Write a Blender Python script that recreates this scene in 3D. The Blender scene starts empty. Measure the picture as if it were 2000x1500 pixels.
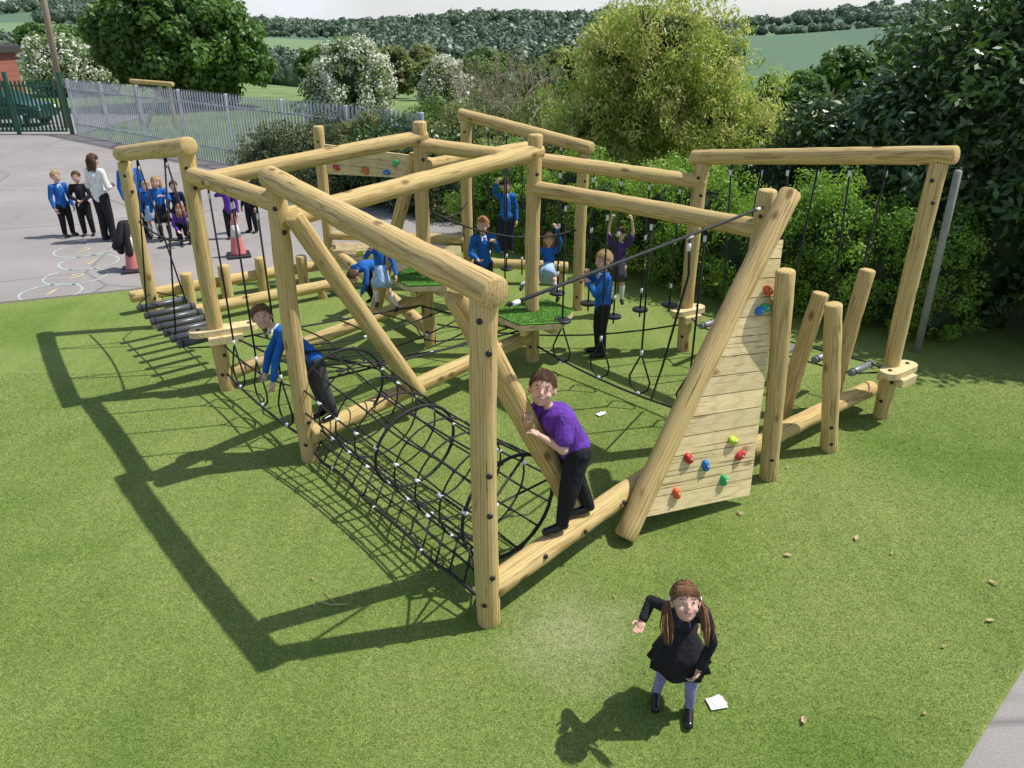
import bpy, math, random
import numpy as np
from mathutils import Vector, Matrix, noise
random.seed(7); rng=np.random.default_rng(7)
scn=bpy.context.scene; COL=scn.collection
V=Vector
# ---------------------------------------------------------------- materials
def new_mat(name):
    m=bpy.data.materials.new(name); m.use_nodes=True
    nt=m.node_tree; b=nt.nodes['Principled BSDF']; return m,nt,b
def N(nt,t,**k):
    n=nt.nodes.new(t)
    for a,v in k.items(): setattr(n,a,v)
    return n
def ramp(nt,fac,stops):
    r=N(nt,'ShaderNodeValToRGB'); e=r.color_ramp.elements
    while len(e)<len(stops): e.new(.5)
    for i,(p,c) in enumerate(stops): e[i].position=p; e[i].color=(*c,1)
    nt.links.new(fac,r.inputs[0]); return r.outputs[0]
def noise_n(nt,vec,scale,detail=4,dist=0,rough=.55):
    n=N(nt,'ShaderNodeTexNoise'); n.inputs['Scale'].default_value=scale; n.inputs['Detail'].default_value=detail
    n.inputs['Distortion'].default_value=dist; n.inputs['Roughness'].default_value=rough
    if vec: nt.links.new(vec,n.inputs['Vector'])
    return n.outputs[0]
def bump(nt,b,h,strength,dist=.01):
    n=N(nt,'ShaderNodeBump'); n.inputs['Strength'].default_value=strength; n.inputs['Distance'].default_value=dist
    nt.links.new(h,n.inputs['Height']); nt.links.new(n.outputs[0],b.inputs['Normal'])
def mixc(nt,f,a,b2,mode='MIX'):
    n=N(nt,'ShaderNodeMix',data_type='RGBA',blend_type=mode)
    for i,x in ((0,f),(6,a),(7,b2)):
        if hasattr(x,'is_linked'): nt.links.new(x,n.inputs[i])
        elif i==0: n.inputs[0].default_value=x
        else: n.inputs[i].default_value=(*x,1)
    return n.outputs[2]
def coord(nt,kind='Object'):
    return N(nt,'ShaderNodeTexCoord').outputs[kind]
def mapping(nt,vec,scale):
    m=N(nt,'ShaderNodeMapping'); m.inputs['Scale'].default_value=scale; nt.links.new(vec,m.inputs[0]); return m.outputs[0]
_sm={}
def simple(name,col,rough=.6,var=.15,scale=30,metal=0,b=0.0):
    if name in _sm: return _sm[name]
    m,nt,p=new_mat(name); c=coord(nt)
    n=noise_n(nt,c,scale,4)
    lo=tuple(x*(1-var) for x in col); hi=tuple(min(1,x*(1+var)) for x in col)
    nt.links.new(ramp(nt,n,[(.3,lo),(.7,hi)]),p.inputs['Base Color'])
    p.inputs['Roughness'].default_value=rough; p.inputs['Metallic'].default_value=metal
    if b: bump(nt,p,n,b)
    _sm[name]=m; return m
def wood_mat(name,c0,c1,knot,plank=False):
    m,nt,p=new_mat(name)
    oc=coord(nt)
    info=N(nt,'ShaderNodeObjectInfo')
    add=N(nt,'ShaderNodeVectorMath',operation='MULTIPLY_ADD')
    nt.links.new(info.outputs['Random'],add.inputs[0]); add.inputs[1].default_value=(17,31,23); nt.links.new(oc,add.inputs[2])
    v=add.outputs[0]
    g=noise_n(nt,mapping(nt,v,(9,9,.7) if not plank else (.8,9,9)),3.2,6,.8,.65)
    base=ramp(nt,g,[(.32,c1),(.48,c0),(.70,tuple(x*1.15 for x in c0))])
    wv=N(nt,'ShaderNodeTexWave'); wv.inputs['Scale'].default_value=2.2; wv.inputs['Distortion'].default_value=7; wv.inputs['Detail'].default_value=2.5; wv.inputs['Detail Scale'].default_value=.8
    nt.links.new(mapping(nt,v,(7,7,.55) if not plank else (.6,7,7)),wv.inputs['Vector'])
    wk=.7 if not plank else .4
    base=mixc(nt,ramp(nt,wv.outputs[0],[(.0,(wk,wk,wk)),(.35,(0,0,0)),(1,(0,0,0))]),base,(c1[0]*.8,c1[1]*.75,c1[2]*.65))
    big=noise_n(nt,v,1.3,2)
    base=mixc(nt,ramp(nt,big,[(.4,(0,0,0)),(.7,(.5,.5,.5))]),base,(c0[0]*.84,c0[1]*.94,c0[2]*.75))
    vo=N(nt,'ShaderNodeTexVoronoi'); vo.inputs['Scale'].default_value=1.0
    nt.links.new(mapping(nt,v,(6,6,3.0) if not plank else (3.0,6,6)),vo.inputs['Vector'])
    kf=ramp(nt,vo.outputs['Distance'],[(.0,(1,1,1)),(.12,(.8,.8,.8)),(.22,(.0,.0,.0))])
    rg=N(nt,'ShaderNodeMath',operation='GREATER_THAN'); sx=N(nt,'ShaderNodeSeparateColor'); nt.links.new(vo.outputs['Color'],sx.inputs[0])
    nt.links.new(sx.outputs[0],rg.inputs[0]); rg.inputs[1].default_value=.5
    mm=N(nt,'ShaderNodeMath',operation='MULTIPLY'); nt.links.new(kf,mm.inputs[0]); nt.links.new(rg.outputs[0],mm.inputs[1])
    base=mixc(nt,mm.outputs[0],base,knot)
    if plank:
        at=N(nt,'ShaderNodeAttribute',attribute_name='lv')
        base=mixc(nt,1.0,base,ramp(nt,at.outputs['Fac'],[(0,(.84,.84,.82)),(1,(1.1,1.08,1.04))]),'MULTIPLY')
    cr=noise_n(nt,mapping(nt,v,(30,30,.9) if not plank else (1,30,30)),2,3,.3)
    base=mixc(nt,ramp(nt,cr,[(.62,(0,0,0)),(.68,(.8,.8,.8))]),base,(c1[0]*.33,c1[1]*.33,c1[2]*.33))
    nt.links.new(base,p.inputs['Base Color']); p.inputs['Roughness'].default_value=.8; p.inputs['Specular IOR Level'].default_value=.25
    hsum=N(nt,'ShaderNodeMath',operation='SUBTRACT'); nt.links.new(g,hsum.inputs[0]); nt.links.new(ramp(nt,cr,[(.62,(0,0,0)),(.68,(1,1,1))]),hsum.inputs[1])
    bump(nt,p,hsum.outputs[0],.35,.006)
    return m
M_LOG=wood_mat('treated_log',(.58,.425,.195),(.42,.28,.11),(.16,.085,.03))
M_PLANK=wood_mat('pine_plank',(.72,.575,.34),(.59,.44,.23),(.34,.20,.09),True)
M_BOLT=simple('bolt_black',(.012,.012,.013),.35,.1)
M_ROPE=simple('rope_black',(.013,.013,.015),.7,.3,60,b=.3)
M_FERR=simple('ferrule_white',(.72,.73,.74),.35,.05)
M_RUBBER=simple('rubber_black',(.018,.019,.022),.45,.2)
M_STEEL=simple('galvanised_steel',(.46,.49,.53),.5,.18,3,.25)
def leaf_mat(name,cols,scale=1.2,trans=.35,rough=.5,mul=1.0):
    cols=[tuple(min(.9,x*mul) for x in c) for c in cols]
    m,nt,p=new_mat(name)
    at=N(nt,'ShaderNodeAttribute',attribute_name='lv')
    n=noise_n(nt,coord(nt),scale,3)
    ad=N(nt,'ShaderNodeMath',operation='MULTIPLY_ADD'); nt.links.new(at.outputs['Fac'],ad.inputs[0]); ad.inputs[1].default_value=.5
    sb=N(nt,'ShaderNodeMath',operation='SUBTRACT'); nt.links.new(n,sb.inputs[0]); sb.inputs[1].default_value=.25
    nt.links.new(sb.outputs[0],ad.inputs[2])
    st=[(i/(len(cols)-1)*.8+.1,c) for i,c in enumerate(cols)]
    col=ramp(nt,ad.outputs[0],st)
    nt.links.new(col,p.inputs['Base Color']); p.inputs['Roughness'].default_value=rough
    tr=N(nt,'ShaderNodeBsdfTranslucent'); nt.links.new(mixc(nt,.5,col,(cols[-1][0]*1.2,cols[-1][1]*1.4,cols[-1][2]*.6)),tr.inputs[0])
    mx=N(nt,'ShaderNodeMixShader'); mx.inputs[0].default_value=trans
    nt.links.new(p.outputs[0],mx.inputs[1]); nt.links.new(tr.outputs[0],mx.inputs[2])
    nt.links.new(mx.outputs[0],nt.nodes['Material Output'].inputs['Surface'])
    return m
M_DARK=simple('foliage_shade_core',(.022,.042,.013),.9,.4,3)  # dark solid core added inside the crowns to block light between leaves
M_BARK=simple('bark',(.11,.085,.06),.9,.35,8,b=.5)
# ---------------------------------------------------------------- geometry collector
class Geo:
    def __init__(s): s.v=[];s.f=[];s.m=[];s.lv=[]
    def add(s,vs,fs,m=0,lv=.5):
        o=len(s.v); s.v+= [tuple(x) for x in vs]
        for f in fs: s.f.append(tuple(i+o for i in f)); s.m.append(m); s.lv.append(lv)
    def lathe(s,a,b,prof,seg=12,m=0,lv=.5,fn=None):
        a=V(a);b=V(b);d=b-a;L=d.length;d.normalize()
        q=d.to_track_quat('Z','Y').to_matrix()
        vs=[];n=len(prof)
        for (t,r) in prof:
            for i in range(seg):
                th=2*math.pi*i/seg; rr=r*(fn(th,t) if fn else 1)
                vs.append(a+q@V((rr*math.cos(th),rr*math.sin(th),t)))
        fs=[]
        for j in range(n-1):
            for i in range(seg):
                k=(i+1)%seg; fs.append((j*seg+i,j*seg+k,(j+1)*seg+k,(j+1)*seg+i))
        fs.append(tuple(range(seg-1,-1,-1))); fs.append(tuple(range((n-1)*seg,n*seg)))
        s.add(vs,fs,m,lv)
    def cyl(s,a,b,r,seg=10,m=0,lv=.5):
        L=(V(b)-V(a)).length; s.lathe(a,b,[(0,r),(L,r)],seg,m,lv)
    def cap(s,a,b,ra,rb,seg=12,m=0,rings=3):
        a=V(a);b=V(b);L=(b-a).length
        if L<1e-5: b=a+V((0,0,.001)); L=.001
        pr=[]
        for i in range(rings): 
            an=math.pi/2*(1-(i+.15)/rings); pr.append((-ra*math.sin(an),ra*math.cos(an)))
        pr.append((0,ra)); pr.append((L,rb))
        for i in range(rings):
            an=math.pi/2*((i+.85)/rings); pr.append((L+rb*math.sin(an),rb*math.cos(an)))
        s.lathe(a,b,pr,seg,m)
    def ell(s,c,r,R=None,seg=14,rings=8,m=0):
        c=V(c);R=R or Matrix.Identity(3);vs=[];fs=[]
        for j in range(1,rings):
            ph=math.pi*j/rings
            for i in range(seg):
                th=2*math.pi*i/seg
                vs.append(c+R@V((r[0]*math.sin(ph)*math.cos(th),r[1]*math.sin(ph)*math.sin(th),-r[2]*math.cos(ph))))
        vs.append(c+R@V((0,0,-r[2])));vs.append(c+R@V((0,0,r[2])))
        nb=(rings-1)*seg
        for j in range(rings-2):
            for i in range(seg):
                k=(i+1)%seg; fs.append((j*seg+i,j*seg+k,(j+1)*seg+k,(j+1)*seg+i))
        for i in range(seg):
            k=(i+1)%seg; fs.append((nb,k,i)); fs.append((nb+1,(rings-2)*seg+i,(rings-2)*seg+k))
        s.add(vs,fs,m)
    def tube(s,pts,r,seg=6,m=0,closed=False):
        pts=[V(p) for p in pts];n=len(pts);vs=[];fs=[];up=None
        for i,p in enumerate(pts):
            d=(pts[(i+1)%n]-pts[i-1]) if closed else (pts[min(i+1,n-1)]-pts[max(i-1,0)])
            d.normalize()
            if up is None: up=d.orthogonal().normalized()
            up=(up-d*up.dot(d)); up=up.normalized() if up.length>1e-6 else d.orthogonal().normalized()
            w=d.cross(up)
            for k in range(seg):
                th=2*math.pi*k/seg; vs.append(p+r*(math.cos(th)*up+math.sin(th)*w))
        for i in range(n if closed else n-1):
            j=(i+1)%n
            for k in range(seg):
                l=(k+1)%seg; fs.append((i*seg+k,i*seg+l,j*seg+l,j*seg+k))
        if not closed: fs.append(tuple(range(seg-1,-1,-1)));fs.append(tuple(range((n-1)*seg,n*seg)))
        s.add(vs,fs,m)
    def box(s,c,h,R=None,m=0,lv=.5,bev=.0):
        c=V(c);R=R or Matrix.Identity(3);x,y,z=h
        if bev:
            b=bev;vs=[];
            for zz,k in ((-z,b),(-z+b,0),(z-b,0),(z,b)):
                for sx,sy in ((-1,-1),(1,-1),(1,1),(-1,1)):
                    vs.append(c+R@V((sx*(x-k),sy*(y-k),zz)))
            fs=[(3,2,1,0),(12,13,14,15)]
            for j in range(3):
                for i in range(4):
                    k=(i+1)%4; fs.append((j*4+i,j*4+k,(j+1)*4+k,(j+1)*4+i))
            s.add(vs,fs,m,lv);return
        vs=[c+R@V((sx*x,sy*y,sz*z)) for sz in(-1,1) for sx,sy in((-1,-1),(1,-1),(1,1),(-1,1))]
        s.add(vs,[(3,2,1,0),(4,5,6,7),(0,1,5,4),(1,2,6,5),(2,3,7,6),(3,0,4,7)],m,lv)
    def prism(s,poly,z0,z1,m=0,lv=.5):
        n=len(poly); vs=[(x,y,z0) for x,y in poly]+[(x,y,z1) for x,y in poly]
        s.add(vs,[tuple(range(n-1,-1,-1)),tuple(range(n,2*n))]+[(i,(i+1)%n,n+(i+1)%n,n+i) for i in range(n)],m,lv)
    def mesh(s,name,mats,smooth=True):
        me=bpy.data.meshes.new(name); me.from_pydata(s.v,[],s.f)
        for m in mats: me.materials.append(m)
        me.polygons.foreach_set('material_index',s.m)
        me.polygons.foreach_set('use_smooth',[smooth]*len(s.f))
        at=me.attributes.new('lv','FLOAT','FACE'); at.data.foreach_set('value',s.lv)
        me.update(); return me
def obj(name,me,parent=None,mw=None,label=None,cat=None,kind=None,group=None):
    o=bpy.data.objects.new(name,me); COL.objects.link(o)
    if mw is not None: o.matrix_basis=mw
    if parent is not None:
        o.parent=parent; o.matrix_parent_inverse=parent_world(parent).inverted()
    if label: o['label']=label
    if cat: o['category']=cat
    if kind: o['kind']=kind
    if group: o['group']=group
    return o
def parent_world(p):
    m=p.matrix_basis.copy()
    if p.parent: m=parent_world(p.parent)@p.matrix_parent_inverse@m
    return m
def empty(name,loc,label,cat,group=None):
    o=bpy.data.objects.new(name,None); COL.objects.link(o); o.location=loc
    o.matrix_basis=Matrix.Translation(V(loc)); o['label']=label;o['category']=cat
    if group:o['group']=group
    return o
def autosmooth(me,ang=40):
    try: me.set_sharp_from_angle(angle=math.radians(ang))
    except Exception: pass
def log_obj(name,a,b,r,parent,r2=None,**k):
    a=V(a);b=V(b);d=b-a;L=d.length;r2=r2 or r
    g=Geo(); e=.02; sd=random.random()*50
    pr=[(0,r-e),(e*.35,r-e*.35),(e,r)]
    n=max(2,int(L/.12))
    for i in range(1,n): pr.append((e+(L-2*e)*i/n, r+(r2-r)*i/n+ .006*noise.noise(V((sd,i*.6,0)))))
    pr+=[(L-e,r2),(L-e*.35,r2-e*.35),(L,r2-e)]
    bend=.008*L
    g.lathe((0,0,0),(0,0,L),pr,24)
    g.v=[(x+bend*math.sin(math.pi*z/L),y,z) for x,y,z in g.v]
    me=g.mesh(name,[M_LOG]); autosmooth(me,35)
    q=d.to_track_quat('Z','Y').to_matrix().to_4x4()
    return obj(name,me,parent,Matrix.Translation(a)@q,**k)
# ---------------------------------------------------------------- camera, sky, sun
cam=bpy.data.cameras.new('camera'); co=bpy.data.objects.new('camera',cam); COL.objects.link(co)
cam.sensor_width=36; cam.lens=26.89; cam.clip_end=6000; cam.clip_start=.05
co.location=(0,0,3.8); co.rotation_euler=(math.radians(90-25.1),0,0); scn.camera=co
w=bpy.data.worlds.new('World'); scn.world=w; w.use_nodes=True
nt=w.node_tree; sk=N(nt,'ShaderNodeTexSky',sky_type='NISHITA'); sk.sun_disc=False
sk.sun_elevation=math.radians(58); sk.sun_rotation=math.radians(77); sk.dust_density=1.0; sk.air_density=1.0; sk.altitude=100
gc=coord(nt,'Generated'); sz=N(nt,'ShaderNodeSeparateXYZ'); nt.links.new(gc,sz.inputs[0])
hz=ramp(nt,sz.outputs[2],[(0,(.9,.9,.9)),(.12,(.65,.65,.65)),(.5,(.15,.15,.15))])
cl=ramp(nt,noise_n(nt,mapping(nt,gc,(1,1,4)),3,6,.4),[(.4,(.6,.6,.6)),(.65,(1,1,1))])
hm=mixc(nt,1.0,hz,cl,'MULTIPLY')
nt.links.new(mixc(nt,hm,sk.outputs[0],(6.4,6.8,7.3)),nt.nodes['Background'].inputs[0]); nt.nodes['Background'].inputs[1].default_value=.14
sl=bpy.data.lights.new('sun','SUN'); so=bpy.data.objects.new('sun',sl); COL.objects.link(so)
sl.energy=5.0; sl.angle=math.radians(.55); sl.color=(1,.96,.89)
so.rotation_euler=V((-.60,-.135,-1)).to_track_quat('-Z','Y').to_euler(); so.location=(10,0,20)
scn.view_settings.view_transform='Standard'; scn.view_settings.look='None'; scn.view_settings.exposure=0
# ---------------------------------------------------------------- terrain
def terr(X,Y):
    zy=np.interp(Y,[-50,45,90,150,230,330,430,600,800,1000,1500],[0,0,-2.5,-8,-15,-10,-3.5,-4,-3,-3,-2])
    a=X/np.maximum(Y,30)
    lf=np.clip((-a-.22)/.3,0,1)
    z=zy+lf*np.interp(Y,[45,100,200,400,800],[0,2.6,9,9,3])
    z=z+np.interp(Y,[300,430,560],[0,1,.3])*8.0*np.exp(-((a-.13)/.12)**2)
    z=z+np.interp(Y,[230,430,600],[0,1,.3])*5.0*np.clip((a-.27)/.12,0,1.6)
    z=z+np.interp(Y,[560,900,1400],[0,1,1])*(26*np.exp(-((a-.46)/.15)**2)+15*np.exp(-((a+.04)/.13)**2)+22*np.exp(-((a+.5)/.2)**2))
    z=z+np.where(Y>120,1.5*np.sin(X*.011+1)*np.clip((Y-120)/500,0,1),0)
    return z
rows=np.concatenate([[-60,-20,0,20,35,45],np.linspace(55,1500,110)])
cols=np.linspace(-1.5,1.5,151)
vs=[];fs=[]
for i,Y in enumerate(rows):
    wd=max(60,Y*1.0+40)
    for c in cols:
        x=c*wd; vs.append((x,Y,float(terr(np.array(x),np.array(float(Y))))-.03))
nc=len(cols)
for i in range(len(rows)-1):
    for j in range(nc-1): fs.append((i*nc+j,i*nc+j+1,(i+1)*nc+j+1,(i+1)*nc+j))
me=bpy.data.meshes.new('ground'); me.from_pydata(vs,[],fs); me.polygons.foreach_set('use_smooth',[True]*len(fs))
m,nt,p=new_mat('field_grass')
oc=coord(nt); sx=N(nt,'ShaderNodeSeparateXYZ'); nt.links.new(oc,sx.inputs[0])
near=ramp(nt,noise_n(nt,oc,.35,6),[(.3,(.10,.16,.04)),(.6,(.17,.24,.07)),(.75,(.25,.28,.12))])
row=N(nt,'ShaderNodeTexWave'); row.inputs['Scale'].default_value=.12; row.inputs['Distortion'].default_value=2.5; nt.links.new(oc,row.inputs[0])
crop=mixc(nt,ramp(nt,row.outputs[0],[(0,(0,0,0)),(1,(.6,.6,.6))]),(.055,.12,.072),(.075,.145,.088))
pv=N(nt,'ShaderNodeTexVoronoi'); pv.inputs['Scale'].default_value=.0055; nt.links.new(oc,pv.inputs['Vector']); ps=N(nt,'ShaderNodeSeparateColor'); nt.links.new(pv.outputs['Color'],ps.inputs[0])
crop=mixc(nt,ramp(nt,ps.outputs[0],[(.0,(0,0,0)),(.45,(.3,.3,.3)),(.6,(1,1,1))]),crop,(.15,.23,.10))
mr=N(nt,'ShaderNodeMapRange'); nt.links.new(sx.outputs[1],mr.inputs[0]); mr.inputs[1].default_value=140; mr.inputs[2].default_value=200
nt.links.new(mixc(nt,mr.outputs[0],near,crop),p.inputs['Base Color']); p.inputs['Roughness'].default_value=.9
me.materials.append(m); obj('ground',me,kind='structure')
def sheet(name,poly,z,mat):
    me=bpy.data.meshes.new(name); me.from_pydata([(x,y,z) for x,y in poly],[],[tuple(range(len(poly)))]); me.materials.append(mat)
    return obj(name,me,kind='structure')
m,nt,p=new_mat('worn_asphalt'); oc=coord(nt)
a=ramp(nt,noise_n(nt,oc,.5,5),[(.3,(.275,.25,.235)),(.7,(.355,.325,.305))])
f=noise_n(nt,oc,90,3)
a=mixc(nt,ramp(nt,f,[(.35,(.45,.45,.45)),(.6,(0,0,0))]),a,(.15,.14,.135))
a=mixc(nt,ramp(nt,noise_n(nt,oc,1.6,6,1.5),[(.58,(0,0,0)),(.7,(.6,.6,.6))]),a,(.205,.185,.18))
vo=N(nt,'ShaderNodeTexVoronoi',feature='DISTANCE_TO_EDGE'); vo.inputs['Scale'].default_value=.22; nt.links.new(oc,vo.inputs['Vector'])
a=mixc(nt,ramp(nt,vo.outputs[0],[(0,(.7,.7,.7)),(.008,(0,0,0))]),a,(.12,.11,.105))
nt.links.new(a,p.inputs['Base Color']); p.inputs['Roughness'].default_value=.85; bump(nt,p,f,.3,.004)
M_ASPH=m
sheet('asphalt_playground',[(-60,-15),(18,-15),(18,4),(8,12),(0,15.5),(-4,19.8),(-7.94,23.4),(-16.8,30.9),(-17,40),(-60,40)],0,M_ASPH)
LARGE=[(.3,(.66,.80,.50)),(.5,(1.0,1.0,.95)),(.72,(1.16,1.10,1.2))]
def worn(nt,oc,c):
    sb=N(nt,'ShaderNodeVectorMath',operation='DISTANCE'); nt.links.new(oc,sb.inputs[0]); sb.inputs[1].default_value=(.42,4.02,0)
    ad=N(nt,'ShaderNodeMath',operation='MULTIPLY_ADD'); nt.links.new(noise_n(nt,oc,3,4),ad.inputs[0]); ad.inputs[1].default_value=.7; nt.links.new(sb.outputs['Value'],ad.inputs[2])
    return mixc(nt,ramp(nt,ad.outputs[0],[(.45,(.45,.45,.45)),(.95,(0,0,0))]),c,(.40,.42,.24))
def turf_mat(name,c0,c1,c2,dk,wornp=False):
    m,nt,p=new_mat(name); oc=coord(nt)
    f1=noise_n(nt,oc,120,4,0,.75)
    f2=noise_n(nt,oc,34,5,0,.75)
    f3=noise_n(nt,oc,.55,4,.4)
    f4=noise_n(nt,mapping(nt,oc,(3.2,.5,1)),1.5,3,.5)
    c=ramp(nt,f1,[(.3,c0),(.5,c1),(.7,c2)])
    c=mixc(nt,ramp(nt,f2,[(.35,(.6,.6,.6)),(.6,(0,0,0))]),c,dk)
    c=mixc(nt,1.0,c,ramp(nt,f3,LARGE),'MULTIPLY')
    c=mixc(nt,1.0,c,ramp(nt,f4,[(.3,(.92,.94,.9)),(.7,(1.08,1.06,1.1))]),'MULTIPLY')
    if wornp: c=worn(nt,oc,c)
    nt.links.new(c,p.inputs['Base Color']); p.inputs['Roughness'].default_value=.8; p.inputs['Specular IOR Level'].default_value=.25
    hh=N(nt,'ShaderNodeMath',operation='ADD'); nt.links.new(f1,hh.inputs[0]); nt.links.new(f2,hh.inputs[1])
    bump(nt,p,hh.outputs[0],.6,.014)
    return m
M_TURF=turf_mat('artificial_turf',(.070,.118,.021),(.195,.268,.058),(.38,.43,.155),(.088,.14,.027),True)
M_LUSH=turf_mat('bright_turf',(.035,.11,.014),(.10,.26,.035),(.2,.40,.07),(.045,.14,.018))
turfpoly=[(-16,7.7),(-7.7,10.93),(-6.13,11.54),(-3.15,12.65),(-2.4,13.9),(0,15),(8,11.5),(9.5,9.4),(3.33,3.72),(2.55,3.0),(.3,.9),(-16,.9)]
sheet('artificial_turf',turfpoly,.012,M_TURF)
sheet('turf_edging',[(-16,7.82),(-7.7,11.05),(-3.2,12.77),(-3.15,12.65),(-7.7,10.93),(-16,7.7)],.006,simple('edge_soil',(.13,.11,.09),.9,.3,20))
def blades():
    n=420000
    Y=1.9+rng.uniform(0,1,n)**1.35*6.5; X=rng.uniform(-1,1,n)*(.70*np.sqrt(Y**2+14)*.98+.1)
    side=(X-2.55)*.72-(Y-3.0)*.78
    k=(side<-.02)&(X>-15)&(X<8); X=X[k];Y=Y[k];n=len(X)
    a=rng.uniform(0,2*np.pi,n); wd=rng.uniform(.0012,.0022,n)*(1+.12*(Y-2)); h=rng.uniform(.008,.020,n)
    base=np.column_stack([X,Y,np.full(n,.011)]); t=np.column_stack([np.cos(a),np.sin(a),np.zeros(n)])*wd[:,None]
    tip=base+np.column_stack([rng.normal(0,.011,n),rng.normal(.002,.011,n),h])
    vv=np.stack([base-t,base+t,tip],1).reshape(-1,3)
    me=bpy.data.meshes.new('turf_blades'); me.vertices.add(len(vv)); me.vertices.foreach_set('co',vv.astype('f').ravel())
    me.loops.add(3*n); me.loops.foreach_set('vertex_index',np.arange(3*n,dtype='i')); me.polygons.add(n); me.polygons.foreach_set('loop_start',(np.arange(n)*3).astype('i'))
    at=me.attributes.new('lv','FLOAT','FACE'); at.data.foreach_set('value',rng.uniform(0,1,n).astype('f'))
    m,nt,p=new_mat('turf_blade'); 
    at=N(nt,'ShaderNodeAttribute',attribute_name='lv'); oc=coord(nt); f3=noise_n(nt,oc,.55,4,.4)
    c=ramp(nt,at.outputs['Fac'],[(0,(.14,.22,.04)),(.5,(.29,.375,.09)),(.85,(.46,.50,.185)),(1,(.60,.58,.30))])
    c=mixc(nt,1.0,c,ramp(nt,f3,LARGE),'MULTIPLY'); c=worn(nt,oc,c)
    nt.links.new(c,p.inputs['Base Color']); p.inputs['Roughness'].default_value=.6
    tr=N(nt,'ShaderNodeBsdfTranslucent'); nt.links.new(c,tr.inputs[0]); mx=N(nt,'ShaderNodeMixShader'); mx.inputs[0].default_value=.35
    nt.links.new(p.outputs[0],mx.inputs[1]); nt.links.new(tr.outputs[0],mx.inputs[2]); nt.links.new(mx.outputs[0],nt.nodes['Material Output'].inputs['Surface'])
    me.materials.append(m); me.update(calc_edges=True); obj('turf_blades',me,kind='stuff')
blades()
M_PAINT=simple('faded_paint',(.38,.44,.38),.8,.25,6)
M_PAINT2=simple('faded_paint_yellow',(.48,.42,.24),.8,.25,6)
for (x,y,r,t) in [(-8.0,14.0,.52,'2'),(-7.5,13.2,.5,'4'),(-7.3,12.35,.5,'9'),(-7.25,11.5,.46,'1')]:
    g=Geo(); n=40
    vs=[(x+rr*math.cos(2*math.pi*i/n),y+rr*math.sin(2*math.pi*i/n),.004) for rr in (r-.04,r) for i in range(n)]
    g.add(vs,[(i,(i+1)%n,n+(i+1)%n,n+i) for i in range(n)])
    tc=bpy.data.curves.new('t','FONT'); tc.body=t; tc.size=.45; tc.align_x='CENTER'; tc.align_y='CENTER'
    to=bpy.data.objects.new('t',tc); COL.objects.link(to); dg=bpy.context.evaluated_depsgraph_get(); dg.update()
    tm=bpy.data.meshes.new_from_object(to.evaluated_get(dg)); 
    g.add([(x+v.co.x,y+v.co.y,.004) for v in tm.vertices],[tuple(pp.vertices) for pp in tm.polygons],1)
    bpy.data.objects.remove(to); bpy.data.meshes.remove(tm)
    obj('painted_circle_marking',g.mesh('painted_circle_marking',[M_PAINT,M_PAINT2],False),kind='structure')
# ---------------------------------------------------------------- foliage
def quads_mesh(name,P,mi,lv,mats,extra=None):
    n=len(P); vv=P.reshape(-1,3)
    me=bpy.data.meshes.new(name)
    ev,ef=(extra if extra else (np.zeros((0,3)),np.zeros((0,3),int)))
    nv=len(vv); allv=np.vstack([vv,ev]); 
    me.vertices.add(len(allv)); me.vertices.foreach_set('co',allv.astype('f').ravel())
    loops=np.concatenate([np.arange(nv),(ef+nv).ravel()])
    me.loops.add(len(loops)); me.loops.foreach_set('vertex_index',loops.astype('i'))
    tot=np.concatenate([np.full(n,4),np.full(len(ef),3)]); st=np.concatenate([[0],np.cumsum(tot)[:-1]])
    me.polygons.add(len(tot)); me.polygons.foreach_set('loop_start',st.astype('i'))
    try: me.polygons.foreach_set('loop_total',tot.astype('i'))
    except Exception: pass
    for m in mats: me.materials.append(m)
    me.polygons.foreach_set('material_index',np.concatenate([mi,np.full(len(ef),len(mats)-1)]).astype('i'))
    at=me.attributes.new('lv','FLOAT','FACE'); at.data.foreach_set('value',np.concatenate([lv,np.full(len(ef),.3)]).astype('f'))
    me.update(calc_edges=True); me.validate(); return me
def unit(n):
    d=rng.normal(size=(n,3)); return d/np.linalg.norm(d,axis=1)[:,None]
def leafquads(c,nrm,L,W,droop=0):
    n=len(c); t=rng.normal(size=(n,3)); t[:,2]-=droop*2
    t-=nrm*(t*nrm).sum(1)[:,None]; t/=np.linalg.norm(t,axis=1)[:,None]+1e-9
    b=np.cross(nrm,t); s=rng.uniform(.65,1.3,n)[:,None]
    return np.stack([c-t*L*s,c+b*W*s-t*L*s*.1,c+t*L*s,c-b*W*s-t*L*s*.1],axis=1)
import bmesh
def ico(sub):
    bm=bmesh.new(); bmesh.ops.create_icosphere(bm,subdivisions=sub,radius=1)
    v=np.array([x.co[:] for x in bm.verts]); f=np.array([[q.index for q in x.verts] for x in bm.faces]); bm.free(); return v,f
ICO2=ico(3); ICO1=ico(1); ICO4=ico(4)
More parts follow.
